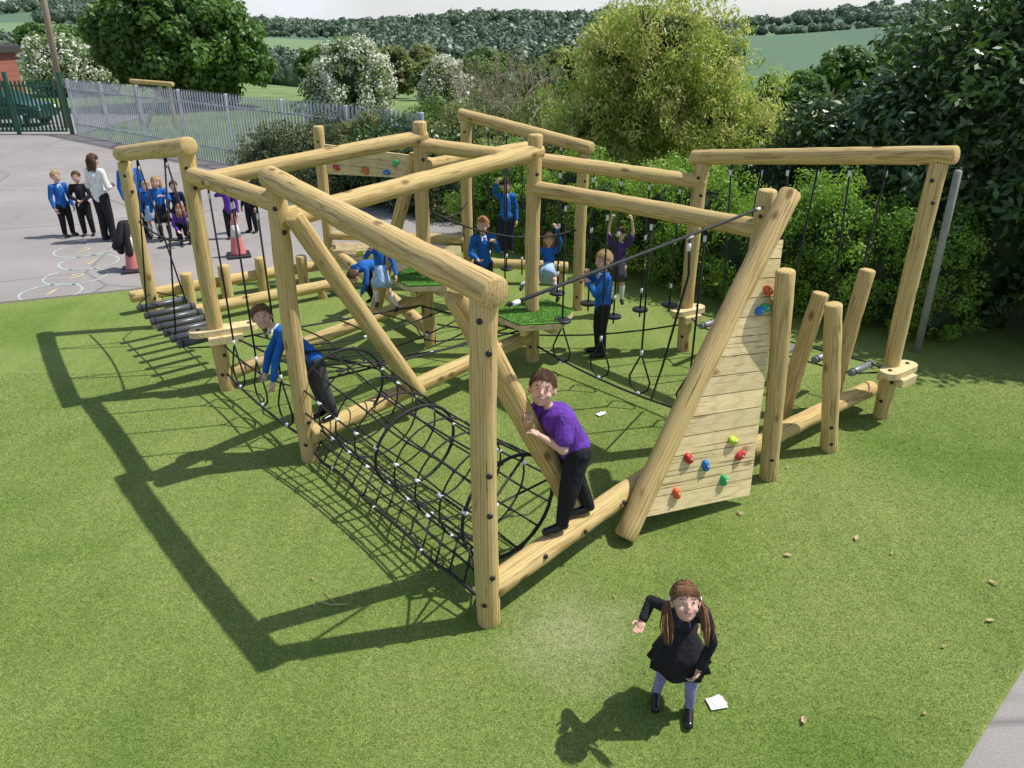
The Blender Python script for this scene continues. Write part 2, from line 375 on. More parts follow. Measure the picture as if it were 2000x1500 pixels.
def crown(name,ells,n,L,W,mats,white=0,nb=50,br=(.16,.34),droop=0,inner=.66,flat=.3,shell=(.62,1.0)):
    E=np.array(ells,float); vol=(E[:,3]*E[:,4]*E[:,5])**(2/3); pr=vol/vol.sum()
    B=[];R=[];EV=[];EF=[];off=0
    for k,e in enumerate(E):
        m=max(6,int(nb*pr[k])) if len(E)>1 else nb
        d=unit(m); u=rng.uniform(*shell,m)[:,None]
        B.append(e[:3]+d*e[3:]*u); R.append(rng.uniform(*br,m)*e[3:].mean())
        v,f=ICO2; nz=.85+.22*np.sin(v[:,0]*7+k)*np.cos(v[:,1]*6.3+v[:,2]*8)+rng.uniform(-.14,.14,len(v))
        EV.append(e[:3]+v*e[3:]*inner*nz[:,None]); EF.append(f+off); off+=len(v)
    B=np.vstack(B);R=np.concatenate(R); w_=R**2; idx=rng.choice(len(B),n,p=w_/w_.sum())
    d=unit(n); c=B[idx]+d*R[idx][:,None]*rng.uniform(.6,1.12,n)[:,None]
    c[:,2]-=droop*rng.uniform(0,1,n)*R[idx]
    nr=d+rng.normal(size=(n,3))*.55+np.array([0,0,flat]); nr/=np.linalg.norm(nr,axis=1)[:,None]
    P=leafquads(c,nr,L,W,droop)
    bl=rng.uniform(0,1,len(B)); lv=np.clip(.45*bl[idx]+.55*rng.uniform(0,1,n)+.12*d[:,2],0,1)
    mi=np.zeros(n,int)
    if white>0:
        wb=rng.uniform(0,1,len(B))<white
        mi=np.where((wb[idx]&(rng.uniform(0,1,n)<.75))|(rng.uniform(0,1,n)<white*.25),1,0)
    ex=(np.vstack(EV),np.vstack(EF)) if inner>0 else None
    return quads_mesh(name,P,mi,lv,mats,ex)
def trunk_mesh(name,base,H,r,limbs,spread):
    g=Geo(); b=V(base); pts=[b+V((.03*H*math.sin(i),.03*H*math.cos(i*1.7),H*i/5)) for i in range(6)]
    for i in range(5): g.cap(pts[i],pts[i+1],r*(1-i*.13),r*(1-(i+1)*.13),8,0,1)
    for k in range(limbs):
        s=pts[2+k%4]; a=k*2.4; e=s+V((math.cos(a)*spread,math.sin(a)*spread,H*(.22+.2*random.random())))
        mid=(s+e)/2+V((0,0,-.08*H)); g.cap(s,mid,r*.45,r*.3,6,0,1); g.cap(mid,e,r*.3,r*.1,6,0,1)
        for q in range(3):
            e2=e+V((random.uniform(-1,1),random.uniform(-1,1),random.uniform(.0,.6)))*spread*.35; g.cap(mid.lerp(e,.6),e2,r*.14,r*.05,5,0,1)
    return g.mesh(name,[M_BARK])
def tree(name,label,base,H,r,crownmesh,limbs=8,spread=1.5,cat='tree'):
    e=empty(name,base,label,cat)
    obj('trunk',trunk_mesh('trunk',base,H,r,limbs,spread),e)
    obj('crown',crownmesh,e); return e
L_MAPLE=leaf_mat('leaf_maple',[(.03,.065,.012),(.065,.13,.025),(.13,.22,.045)],.5,mul=1.25)
L_HAW=leaf_mat('leaf_hawthorn',[(.04,.07,.02),(.08,.13,.035),(.13,.18,.06)],1,mul=1.7)
L_BLOS=leaf_mat('blossom_white',[(.50,.50,.40),(.66,.66,.57),(.76,.76,.70)],2,.25)
L_WIL=leaf_mat('leaf_willow',[(.08,.13,.02),(.19,.26,.045),(.38,.41,.12)],.8,.45,mul=1.35)
L_WIL2=leaf_mat('willow_catkin',[(.40,.37,.15),(.56,.52,.22),(.66,.62,.32)],.8,.45,mul=1.15)
L_LAUR=leaf_mat('leaf_laurel',[(.018,.042,.012),(.04,.085,.02),(.085,.15,.04)],1.4,.2,.36,mul=1.2)
L_HEDGE=leaf_mat('leaf_hedge',[(.06,.11,.016),(.12,.21,.03),(.25,.36,.06)],1.0,.45,mul=1.5)
L_SHR=leaf_mat('leaf_dark_shrub',[(.03,.045,.015),(.06,.08,.028),(.11,.125,.045)],1.5,.2,mul=1.3)
L_GEN=leaf_mat('leaf_green',[(.05,.095,.022),(.11,.17,.04),(.19,.26,.075)],.6,mul=1.25)
L_WOOD=leaf_mat('leaf_far_wood_hazed',[(.065,.10,.068),(.095,.14,.085),(.14,.19,.115)],.015,.1,mul=1.15)  # paler, bluish leaf tones: aerial haze painted into the colour
L_OLIVE=leaf_mat('leaf_olive',[(.07,.09,.03),(.13,.15,.055),(.2,.21,.09)],1,mul=1.5)
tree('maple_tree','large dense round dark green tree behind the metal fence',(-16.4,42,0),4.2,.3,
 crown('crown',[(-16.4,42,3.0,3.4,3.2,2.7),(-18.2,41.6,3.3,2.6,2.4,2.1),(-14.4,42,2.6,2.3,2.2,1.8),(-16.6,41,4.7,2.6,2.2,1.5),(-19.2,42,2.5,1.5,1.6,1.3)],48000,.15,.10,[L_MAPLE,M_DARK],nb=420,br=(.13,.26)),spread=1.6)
tree('hawthorn_tree','hawthorn tree covered in white blossom beyond the fence',(-5.6,28,0),2.2,.12,
 crown('crown',[(-5.6,28,1.9,1.4,1.3,1.65),(-6.5,28,1.3,.9,1,1.1),(-4.8,28,1.6,.85,1,1.1),(-5.4,28,2.8,.95,1,.75)],30000,.05,.035,[L_HAW,L_BLOS,M_DARK],white=.6,nb=360,br=(.12,.26)),spread=.7)
tree('hawthorn_tree','small hawthorn tree with pinkish white blossom',(-2.9,36,0),1.6,.1,
 crown('crown',[(-2.9,36,1.2,1.1,1.1,1.3),(-3.4,36,.8,.8,.8,.9)],14000,.06,.04,[L_OLIVE,L_BLOS,M_DARK],white=.45,nb=180),spread=.5)
tree('hawthorn_tree','white blossoming hawthorn beside the brick building',(-26,50,0),2,.15,
 crown('crown',[(-27.2,50,1.5,2.3,1.8,1.9),(-25.3,50,1.0,1.5,1.5,1.2)],14000,.10,.07,[L_HAW,L_BLOS,M_DARK],white=.5,nb=180),spread=.9)
tree('willow_tree','bushy yellow green willow tree with pale catkins',(3.2,18,0),3.0,.14,
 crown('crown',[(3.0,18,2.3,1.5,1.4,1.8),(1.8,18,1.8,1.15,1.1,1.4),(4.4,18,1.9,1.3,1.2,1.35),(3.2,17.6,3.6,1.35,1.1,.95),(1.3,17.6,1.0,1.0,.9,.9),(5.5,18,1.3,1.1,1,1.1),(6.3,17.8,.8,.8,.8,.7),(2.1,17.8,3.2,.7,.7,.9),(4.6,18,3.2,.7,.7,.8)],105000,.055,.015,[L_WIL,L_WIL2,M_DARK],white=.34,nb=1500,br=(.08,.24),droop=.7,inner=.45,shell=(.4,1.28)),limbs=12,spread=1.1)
tree('laurel_tree','tall glossy dark green laurel shrub at the turf edge',(7.6,11.5,0),3.0,.15,
 crown('crown',[(7.4,11.6,2.3,2.1,1.9,2.2),(6.6,10.4,1.2,1.25,1.2,1.5),(8.0,10.0,2.2,1.9,1.6,2.3),(9.4,10.6,3.4,2.4,2,2.2),(6.9,12.4,3.2,1.4,1.4,1.0),(8.2,9.0,.9,1.7,1.2,1.2),(8.6,11,4.6,1.6,1.4,1.0)],95000,.075,.034,[L_LAUR,M_DARK],nb=900,br=(.12,.26),inner=.72,flat=.5),limbs=8,spread=.9)
tree('laurel_tree','dark green leafy shrub growing behind the clipped hedge',(5.6,14.5,0),2.0,.1,
 crown('crown',[(5.6,14.3,1.4,1.1,1.0,1.3),(4.9,14.6,1.0,.9,.9,1.0),(6.3,13.5,1.7,.95,1,1.3)],26000,.07,.03,[L_LAUR,M_DARK],nb=300,flat=.5),spread=.5)
he=[]; path=[(-.5,14.9),(1.3,13.5),(3.3,11.4),(5.5,9.85)]
for i in range(14):
    t=i/13*3; k=min(2,int(t)); u=t-k; x=path[k][0]+(path[k+1][0]-path[k][0])*u; y=path[k][1]+(path[k+1][1]-path[k][1])*u
    hz_=.78+.14*math.sin(i*1.9)+.012*i; he.append((x,y,hz_*.95,.62+.08*math.sin(i*2.7),.6,hz_))
    if i%2: he.append((x+.1,y-.25,.45,.5,.45,.5))
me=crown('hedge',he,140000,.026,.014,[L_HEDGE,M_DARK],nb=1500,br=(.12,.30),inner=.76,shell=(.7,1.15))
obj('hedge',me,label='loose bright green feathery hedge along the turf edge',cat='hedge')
def bush(label,ells,n,L,W,mats,**k):
    me=crown('bush',ells,n,L,W,mats,**k); return obj('bush',me,label=label,cat='bush')
bush('low spreading dark brownish shrub in front of the metal fence',[(-5.9,21,.5,1.4,1.1,1.0),(-4.6,20,.6,1.3,1.1,1.15),(-6.9,22,.25,.9,.8,.6),(-4.0,18.6,.4,1.1,1,.8)],30000,.06,.016,[L_SHR,M_DARK],nb=350,droop=.3,inner=.75)
bush('dense dark green shrub beside the playground boundary',[(-3.0,18.4,.7,1.1,.9,1.1),(-1.9,17.4,.7,1.0,.8,1.0)],20000,.05,.03,[L_LAUR,M_DARK],nb=250,inner=.75)
bush('spiky olive green shrub near the metal fence',[(-3.6,19,1.0,.7,.6,.9)],6000,.16,.012,[L_OLIVE,M_DARK],nb=50)
bush('olive green bush behind the climbing frame',[(-1.0,16.8,.5,.9,.8,.9),(.1,17.2,.7,1.0,.8,1.1),(-1.2,19.5,1.0,.8,.8,1.1),(1.0,16.6,.7,.9,.8,1.0)],26000,.045,.02,[L_OLIVE,M_DARK],nb=350)
bush('rounded green bush beyond the fence',[(-2.4,24,.7,1.3,1,1.1),(-.6,24,.8,1.2,1,1.2),(.8,23,.8,1.2,1,1.2)],24000,.06,.03,[L_GEN,M_DARK],nb=300)
bush('sunlit green bush behind the willow tree',[(6.8,19,.8,1.2,1,1.0),(8.0,18.5,.9,1.2,1,1.1)],14000,.06,.03,[L_GEN,M_DARK],nb=200)
e=empty('bare_tree',(.2,21,0),'thin bare twiggy tree with few leaves','tree')
g=Geo()
def branch(p,d,L,r,dep):
    if dep==0: return
    e_=p+d*L; g.cap(p,e_,r,r*.7,5,0,1)
    for k in range(3 if dep>1 else 2):
        nd=(d+V((random.gauss(0,.5),random.gauss(0,.5),random.gauss(.1,.3)))).normalized(); branch(p.lerp(e_,random.uniform(.55,1)),nd,L*.72,r*.6,dep-1)
for bx in (-.5,-.2,.2): branch(V((bx,21,0)),V((bx*.4,0,1)).normalized(),1.25,.045,6)
obj('trunk',g.mesh('trunk',[simple('grey_bark',(.36,.30,.23),.9,.2)]),e)
obj('crown',crown('crown',[(-.2,21,2.2,1.0,.9,1.1)],1800,.04,.02,[L_OLIVE,M_DARK],nb=60,inner=0),e)
def tmesh(mats):
    return crown('crown',[(0,0,3.3,2.3,2.2,2.2),(-1.1,.3,2.4,1.6,1.5,1.5),(1.2,-.2,2.6,1.6,1.5,1.5),(.1,0,4.4,1.5,1.5,1.1)],11000,.2,.13,mats,nb=260,br=(.14,.28))
tm=[tmesh([L_GEN,M_DARK]),tmesh([L_MAPLE,M_DARK]),tmesh([L_OLIVE,M_DARK])]
trk=trunk_mesh('trunk',(0,0,0),2.8,.2,6,.9)
lab=['leafy green tree standing in the rough grass','dark green tree in the hedgerow beyond the field','olive green tree in the hedgerow beyond the field']
spots=[(-9.5,46,.6,0),(-12,58,.7,1),(-7.5,52,.58,2),(-4.5,48,.45,0),(-1.2,44,.42,1),(-3,66,.55,0),(1.2,40,.45,1),(3,52,.55,2),(-30,66,.55,0),(-33,62,.6,2),(-42,80,.8,1),(-22,92,.8,1),(-17,90,.85,0),(-9,85,.8,2),(-3,95,.85,1),(5,85,.8,1),(11,70,.6,0),(8,110,.9,1),(16,100,.8,1),(-62,110,1.0,1),(-55,115,1.1,0),(3.8,30,.42,0),(9,26,.5,1),(-18,120,1.1,2),(14,34,.6,1),(20,42,.7,1),(12,22,.55,1)]
for i,(x,y,s,k) in enumerate(spots):
    z=float(terr(np.array(float(x)),np.array(float(y)))); Mx=Matrix.Translation((x,y,z-.3))@Matrix.Rotation(i*1.3,4,'Z')@Matrix.Diagonal((s*1.2,s*1.2,s,1))
    e=empty('tree',(x,y,z),lab[k],'tree','hedgerow trees beyond the playground')
    for nm,me_ in (('trunk',trk),('crown',tm[k])): obj(nm,me_,e,Mx)
cx=[]
def scatter(n,f):
    c=0
    while c<n:
        p=f()
        if p: cx.append(p); c+=1
def near_wood():
    Y=random.uniform(300,480); a=random.uniform(-.2,.27)
    if a<-.05 and random.random()<.5: return None
    return (a*Y,Y,random.uniform(2.2,4.8))
def far_wood():
    Y=random.uniform(620,1050); a=random.uniform(-.75,.75)
    if noise.noise(V((a*7,Y*.005,0)))<.02: return None
    return (a*Y,Y,random.uniform(3.2,6.2))
def left_wood():
    Y=random.uniform(130,330); a=random.uniform(-.75,-.2)
    if noise.noise(V((a*12,Y*.02,3)))<-.0: return None
    return (a*Y,Y,random.uniform(1.8,3.4))
def row_(Y0,a0,a1):
    def f():
        a=random.uniform(a0,a1); Y=Y0+random.uniform(-3,3)+a*60; return (a*Y,Y,random.uniform(1.4,2.8))
    return f
scatter(1300,near_wood); scatter(1700,far_wood); scatter(620,left_wood); scatter(40,row_(430,.27,.45)); scatter(70,row_(560,.25,.6)); scatter(90,row_(210,-.2,.25)); scatter(20,row_(260,.36,.5)); scatter(80,row_(600,-.5,-.05))
C=np.array(cx); Z=terr(C[:,0],C[:,1]); nT=len(C)
q=46; d=unit(nT*q); d[:,2]=np.abs(d[:,2])*1.0-.15; rad=np.repeat(C[:,2],q)
ctr=np.repeat(np.column_stack([C[:,0],C[:,1],Z+C[:,2]*.8]),q,axis=0)
c=ctr+d*rad[:,None]*rng.uniform(.8,1.15,nT*q)[:,None]
nr=d+rng.normal(size=d.shape)*.4; nr/=np.linalg.norm(nr,axis=1)[:,None]
b=leafquads(c,nr,1,1); mid=b.mean(1,keepdims=True); b=mid+(b-mid)*(rad[:,None,None]*.2)
v,f=ICO1; EV=(np.column_stack([C[:,0],C[:,1],Z+C[:,2]*.75])[:,None,:]+v[None]*C[:,2][:,None,None]*.84).reshape(-1,3)
EF=(f[None]+(np.arange(nT)*len(v))[:,None,None]).reshape(-1,3)
tl=np.repeat(rng.uniform(0,1,nT),q)
obj('woodland',quads_mesh('woodland',b,np.zeros(len(b),int),np.clip(tl*.7+rng.uniform(0,.3,len(b)),0,1),[L_WOOD,simple('wood_core_hazed',(.075,.11,.07),.9,.3,.1)],(EV,EF)),kind='stuff')  # core colour of the far crowns is lightened to paint in distance haze
# ---------------------------------------------------------------- fence
FA=V((-16.8,30.9,0)); FD=V((.763,-.646,0)).normalized(); FN=V((FD.y,-FD.x,0))
fe=empty('palisade_fence',FA,'grey galvanised steel palisade fence around the playground','fence')
ang=math.atan2(FD.y,FD.x); RF=Matrix.Rotation(ang,3,'Z')
def pale(g,p,h,R,m=0):
    for sx,ax in ((-.022,.5),(.022,-.5)):
        Rz=R@Matrix.Rotation(ax,3,'Z'); g.box(p+R@V((sx,0,0))+V((0,0,h*.5)),(.025,.003,h*.5),Rz,m)
    g.add([p+R@V((x,0,0))+V((0,0,z)) for x,z in ((-.045,h),(-.015,h+.0),(-.035,h+.08))],[(0,1,2)],m)
    g.add([p+R@V((x,0,0))+V((0,0,z)) for x,z in ((-.018,h),(.018,h),(0,h+.1))],[(0,1,2)],m)
    g.add([p+R@V((x,0,0))+V((0,0,z)) for x,z in ((.045,h),(.015,h),(.035,h+.08))],[(2,1,0)],m)
nb=7; bay=2.75; per=18
for i in range(nb):
    a=FA+FD*bay*i; g=Geo()
    for k in range(per): pale(g,a+FD*(bay*(k+.5)/per)-FN*-.03,1.95,RF)
    for z in (.4,1.65): g.box(a+FD*bay/2+V((0,0,z)),(bay/2,.02,.025),RF)
    obj('fence_panel',g.mesh('fence_panel',[M_STEEL],False),fe)
for i in range(nb+1):
    g=Geo(); g.box(FA+FD*bay*i-FN*.045+V((0,0,1.0)),(.05,.04,1.0),RF,bev=.008); obj('fence_post',g.mesh('fence_post',[M_STEEL],False),fe)
M_GREEN=simple('green_paint',(.016,.10,.06),.45,.15)
ge=empty('metal_gate',(-18.6,30.9,0),'dark green palisade gate with mesh panel, closed','gate')
I3=Matrix.Identity(3)
for (x0,x1) in ((-19.0,-17.1),(-21.6,-19.1),(-24.4,-21.7)):
    g=Geo(); n=int((x1-x0)/.155)
    for k in range(n): pale(g,V((x0+.1+(x1-x0-.2)*k/(n-1),30.93,.08)),1.8,I3)
    for z in (.12,.95,1.75): g.box(((x0+x1)/2,30.9,z),((x1-x0)/2-.05,.02,.03))
    obj('gate_leaf',g.mesh('gate_leaf',[M_GREEN],False),ge)
for x in (-17.0,-19.05,-21.65):
    g=Geo(); g.box((x,30.9,1.1),(.06,.06,1.1),bev=.01); g.box((x,30.9,2.21),(.07,.07,.012)); obj('gate_post',g.mesh('gate_post',[M_GREEN],False),ge)
m,nt,p=new_mat('red_brick'); oc=coord(nt,'Object'); br=N(nt,'ShaderNodeTexBrick'); br.inputs['Scale'].default_value=4.4
br.inputs['Color1'].default_value=(.25,.07,.045,1); br.inputs['Color2'].default_value=(.33,.11,.07,1); br.inputs['Mortar'].default_value=(.3,.27,.24,1); br.inputs['Mortar Size'].default_value=.012
mp=N(nt,'ShaderNodeMapping'); mp.inputs['Rotation'].default_value=(math.pi/2,0,0); nt.links.new(oc,mp.inputs[0]); nt.links.new(mp.outputs[0],br.inputs[0]); nt.links.new(br.outputs[0],p.inputs['Base Color']); p.inputs['Roughness'].default_value=.85
be=empty('brick_building',(-26.4,36.8,0),'low red brick building with flat roof and dark trim','building')
g=Geo(); g.box((-26.4,36.75,1.35),(4,.75,1.35)); obj('wall',g.mesh('wall',[m],False),be)
g=Geo(); g.box((-26.4,36.75,2.86),(4.2,.95,.15),bev=.02); g.box((-26.4,36.75,3.03),(4.1,.85,.02)); obj('roof',g.mesh('roof',[simple('dark_trim',(.05,.045,.045),.7,.2)],False),be)
g=Geo(); g.cap((-22.5,35.9,2.45),(-22.5,35.6,2.4),.05,.06,8); g.cyl((-22.5,36,2.55),(-22.5,35.9,2.45),.03); obj('security_camera',g.mesh('security_camera',[simple('white_plastic',(.75,.75,.75),.4,.05)]),be)
g=Geo(); g.box((-24.4,35.99,1.5),(.6,.03,.45)); obj('window',g.mesh('window',[simple('window_glass',(.03,.035,.04),.1,.1)],False),be)
ce=empty('parked_car',(-21.4,33.9,0),'dark green hatchback car parked behind the gate','car')
CX,CY=-21.4,33.9
prof=[(-1.95,.35),(-1.98,.75),(-1.75,.95),(-1.45,1.38),(-.2,1.46),(.45,1.36),(1.05,.95),(1.8,.82),(1.98,.6),(1.95,.35)]
g=Geo(); n=len(prof)
vs=[]
for y,ins in ((-.82,.0),(-.8,.0),(.8,.0),(.82,.0)):
    for (x,z) in prof:
        k=.14*max(0,(z-.9)/.5); sgn=1 if y>0 else -1; vs.append((CX+x,CY+y-sgn*k,z))
g.add(vs,[tuple(range(n-1,-1,-1)),tuple(range(3*n,4*n))]+[(j*n+i,j*n+(i+1)%n,(j+1)*n+(i+1)%n,(j+1)*n+i) for j in range(3) for i in range(n)])
obj('car_body',g.mesh('car_body',[simple('car_paint',(.012,.06,.045),.2,.05)],False),ce)
for s_ in(-1,1):
    g=Geo(); y=CY+s_*.735
    g.add([(CX-1.35,y+s_*.08,.98),(CX+.9,y+s_*.08,.98),(CX+.4,y-s_*.02,1.3),(CX-1.2,y-s_*.02,1.3)],[(0,1,2,3)] if s_<0 else [(3,2,1,0)])
    obj('window',g.mesh('window',[simple('window_glass',(.03,.035,.04),.1,.1)],False),ce)
for x in(-1.25,1.25):
    for y in(-.8,.8):
        g=Geo(); g.lathe((CX+x,CY+y-.09,.31),(CX+x,CY+y+.09,.31),[(0,.2),(0.001,.29),(.03,.31),(.15,.31),(.179,.29),(.18,.2)],20); g.cyl((CX+x,CY+y-.1,.31),(CX+x,CY+y+.1,.31),.18,16,1)
        obj('wheel',g.mesh('wheel',[M_RUBBER,M_STEEL]),ce)
for s_ in (-.6,.6):
    g=Geo(); g.ell((CX+1.93,CY+s_,.7),(.06,.14,.08)); obj('headlight',g.mesh('headlight',[M_FERR]),ce)
g=Geo(); g.lathe((-18.3,33,0),(-17.9,33,8),[(0,.13),(4,.12),(8,.1)],14); obj('telegraph_pole',g.mesh('telegraph_pole',[simple('pole_wood',(.28,.21,.16),.85,.2)]),label='tall brown wooden telegraph pole behind the gate',cat='pole')
te=empty('timber_play_frame',(-15,33,0),'small timber log frame standing on grass behind the fence','play equipment')
log_obj('top_beam',(-15.6,33.6,1.75),(-13.4,32.4,1.7),.09,te)
for p_ in((-15.4,33.5),(-13.6,32.5)): log_obj('post',(*p_,0),(*p_,1.65),.08,te)
log_obj('brace_log',(-15.2,33.4,0),(-14.1,32.8,1.6),.07,te)
g=Geo(); gx,gy=-120,230; gz=float(terr(np.array(gx*1.),np.array(gy*1.)))
for a,b in (((gx,gy,gz),(gx,gy,gz+2.6)),((gx+5,gy,gz),(gx+5,gy,gz+2.6)),((gx,gy,gz+2.6),(gx+5,gy,gz+2.6))): g.cyl(a,b,.09,8)
obj('goalpost',g.mesh('goalpost',[M_FERR]),label='white football goal frame on a distant field',cat='goalpost')
g=Geo(); g.lathe((5.18,9.04,0),(5.2,9.12,2.28),[(0,.045),(2.26,.045),(2.28,.03)],14); obj('metal_pipe_post',g.mesh('metal_pipe_post',[simple('weathered_grey',(.26,.26,.23),.7,.2,6)]),label='weathered grey upright pipe post beside the hedge',cat='post')
# ---------------------------------------------------------------- climbing frame
F_=empty('climbing_frame',(.25,8,0),'large timber log climbing frame with rope nets on artificial turf','climbing frame')
P={1:(-.16,4.16,2.50),2:(-1.94,6.37,2.66),3:(-3.28,7.97,2.72),4:(-4.91,9.96,2.3),5:(.26,8.79,2.72),6:(-1.07,9.30,2.8),8:(2.21,6.70,2.52),9:(2.21,9.13,2.42),13:(3.95,7.27,2.72),10:(-2.95,12.21,2.42),11:(-.68,11.9,2.6),12:(.98,10.7,2.3)}
RP=.083
def bolt(p,d):
    d=V(d).normalized(); g=Geo(); g.lathe((0,0,0),(0,0,.016),[(0,.021),(.008,.02),(.014,.012)],10)
    obj('bolt_cap',g.mesh('bolt_cap',[M_BOLT]),F_,Matrix.Translation(V(p))@d.to_track_quat('Z','Y').to_matrix().to_4x4())
for k,(x,y,z) in P.items():
    ztop=z if k not in (1,2,4,9,13,11,12) else z-.06
    log_obj('post',(x,y,-.05),(x,y,ztop),RP,F_)
    dd=V((-x,-y,0)).normalized(); pp=V((dd.y,-dd.x,0))
    for zz,off in ((z-.22,.35),(z-.42,-.3),(.22,.4),(.45,-.35)):
        dr=(dd+pp*off).normalized(); bolt(V((x,y,zz))+dr*(RP-.004),dr)
def beam(a,b,r=.092,ext=.16,name='top_beam',ext2=None):
    a=V(a);b=V(b);d=(b-a).normalized(); return log_obj(name,a-d*ext,b+d*(ext if ext2 is None else ext2),r*.96,F_)
beam((-.16,4.16,2.46),(-1.94,6.37,2.66),.1,.12)
beam((-3.28,7.97,2.70),(-4.91,9.96,2.34),.095,.12)
beam((-3.28,7.97,2.42),(-1.94,6.37,2.47),.09,.0,ext2=.0)
beam((-1.94,6.37,2.33),(.26,8.79,2.53),.092,0,ext2=.08)
beam((-3.28,7.97,2.34),(-1.07,9.30,2.62),.09,0,ext2=.08)
beam((-1.07,9.30,2.54),(2.21,9.13,2.14),.088,.02,ext2=.05)
beam((.26,8.79,2.13),(2.21,6.70,2.17),.09,.02,ext2=.0)
beam((2.21,9.13,2.42),(3.95,7.27,2.72),.088,.14)
beam((-.68,11.9,2.6),(.98,10.7,2.32),.09,.12)
beam((-1.07,9.30,2.3),(.2,10.9,2.3),.07,0,ext2=0)
log_obj('brace_log',(-1.80,6.26,2.40),(-.98,7.27,.28),.083,F_)
log_obj('brace_log',(-.34,4.42,2.34),(.52,5.02,.33),.087,F_)
log_obj('brace_log',(-1.14,9.38,2.42),(-1.95,9.8,-.02),.08,F_)
log_obj('balance_log',(-.16,4.18,.28),(2.21,6.66,.30),.092,F_)
log_obj('balance_log',(-1.90,6.33,.30),(.2,8.72,.36),.088,F_)
log_obj('balance_log',(-3.2,8.0,.2),(-1.12,9.27,.66),.08,F_)
log_obj('balance_log',(-2.9,12.1,.53),(-1.15,9.5,.18),.08,F_)
log_obj('balance_log',(2.2,6.2,.22),(3.9,7.5,.24),.088,F_)
log_obj('balance_log',(-5.5,10.5,.26),(-3.0,12.25,.26),.085,F_)
log_obj('balance_log',(-4.5,10.02,.2),(-2.55,11.45,.2),.085,F_)
log_obj('balance_log',(-.7,12.0,.34),(.9,11.9,.3),.08,F_)
for (x,y,h) in ((-4.77,10.81,.53),(-4.34,11.16,.55),(-3.9,11.54,.56),(-3.35,11.85,.5)): log_obj('post',(x,y,-.05),(x,y,h),.085,F_)
for (x,y) in ((-5.2,10.7),(-4.3,10.12),(-2.9,11.2),(.8,11.9)): log_obj('post',(x,y,-.05),(x,y,.2),.07,F_)
for a,b in (((2.37,6.04,-.03),(2.23,6.04,2.0)),((3.13,6.56,-.03),(2.90,6.56,1.53)),((2.76,7.0,-.03),(2.98,7.05,1.47)),((3.45,7.42,-.03),(3.6,7.5,1.57))): log_obj('post',a,b,.08,F_)
for p_ in ((2.29,6.04,1.2),(2.36,6.04,.25),(3.09,6.56,.3),(3.12,6.56,.12),(-.16,4.16,1.25),(-.16,4.16,.95)):
    dr=(V((-p_[0],-p_[1],0)).normalized()+V((.2,0,0))).normalized(); bolt(V(p_)+dr*.079,dr)
d18=(V((2.21,6.66,.30))-V((-.16,4.18,.28))).normalized(); n18=V((d18.y,-d18.x,0)).normalized()
for s_,zz in ((.5,.03),(.95,-.02),(1.45,.03)): bolt(V((-.16,4.18,.28))+d18*s_+(n18+V((0,0,.3+zz*5))).normalized()*.088,n18+V((0,0,.3)))
def platform(x,y,z,r,rot):
    hexa=[(x+r*math.cos(rot+k*math.pi/3),y+r*math.sin(rot+k*math.pi/3)) for k in range(6)]
    g=Geo(); g.prism(hexa,z-.06,z,0)
    for k in range(3):
        a=rot+k*math.pi/3; R=Matrix.Rotation(a,3,'Z'); g.box((x,y,z-.11-.001*k),(r*.8,.035,.045),R)
    po=obj('platform',g.mesh('platform',[M_PLANK],False),F_)
    g=Geo(); hx=[(x+(a-x)*.99,y+(b-y)*.99) for a,b in hexa]; g.prism(hx,z+.001,z+.02)
    n=2600; th=rng.uniform(0,2*np.pi,n); rr=r*.97*np.sqrt(rng.uniform(0,1,n))
    for t_,q_ in zip(th,rr):
        hf=math.cos(math.pi/6)/math.cos(((t_-rot)%(math.pi/3))-math.pi/6); px,py=x+q_*hf*math.cos(t_),y+q_*hf*math.sin(t_)
        a=random.uniform(0,6.28); lx,ly=random.gauss(0,.008),random.gauss(0,.008)
        g.add([(px-.003*math.cos(a),py-.003*math.sin(a),z+.018),(px+.003*math.cos(a),py+.003*math.sin(a),z+.018),(px+lx,py+ly,z+.045)],[(0,1,2)])
    obj('turf_surface',g.mesh('turf_surface',[M_LUSH],False),po)
platform(.27,8.72,.66,.49,.15); platform(-1.06,9.25,.95,.46,.1)
def step(x,y,z,a,L):
    d=V((math.cos(a),math.sin(a),0)); n=V((-d.y,d.x,0)); g=Geo(); poly=[]
    for s_ in (1,-1):
        for k in range(9):
            th=-math.pi/2+math.pi*k/8; c=V((x,y,0))+d*s_*(L/2-.1); q=c+s_*(d*math.cos(th)*.1+n*math.sin(th)*.1); poly.append((q.x,q.y))
    g.prism(poly,z-.065,z); R=Matrix.Rotation(a,3,'Z')
    for s_ in(-1,1): g.box(V((x,y,z-.115))+n*s_*.11,(L*.25,.03,.048),R,bev=.008)
    obj('step',g.mesh('step',[M_PLANK],False),F_)
    for s_ in(-1,1): bolt(V((x,y,z))+d*s_*(L/2-.1),(0,0,1))
step(-3.22,8.0,.76,math.radians(25),.74); step(2.2,9.08,.6,math.radians(28),.5); step(3.98,7.2,.62,math.radians(35),.52)
A=V((.93,5.08,.10)); B=V((2.28,6.42,2.45)); log_obj('post',A-(B-A).normalized()*.05,B+(B-A).normalized()*.12,.092,F_)
A2=V((1.0,5.12,.2)); C2=V((2.06,5.62,.1)); TR=V((2.27,6.24,2.2)); TL=V((2.14,6.28,2.22))
nrm=(C2-A2).cross((TR+TL)/2-A2).normalized()
if nrm.y>0: nrm=-nrm
ux=(C2-A2).normalized(); uy=nrm.cross(ux)
if uy.z<0: uy=-uy
g=Geo(); Hh=(TR-A2).dot(uy); xl=(TL-A2).dot(ux); xr=(TR-A2).dot(ux); xc=(C2-A2).length; npl=14
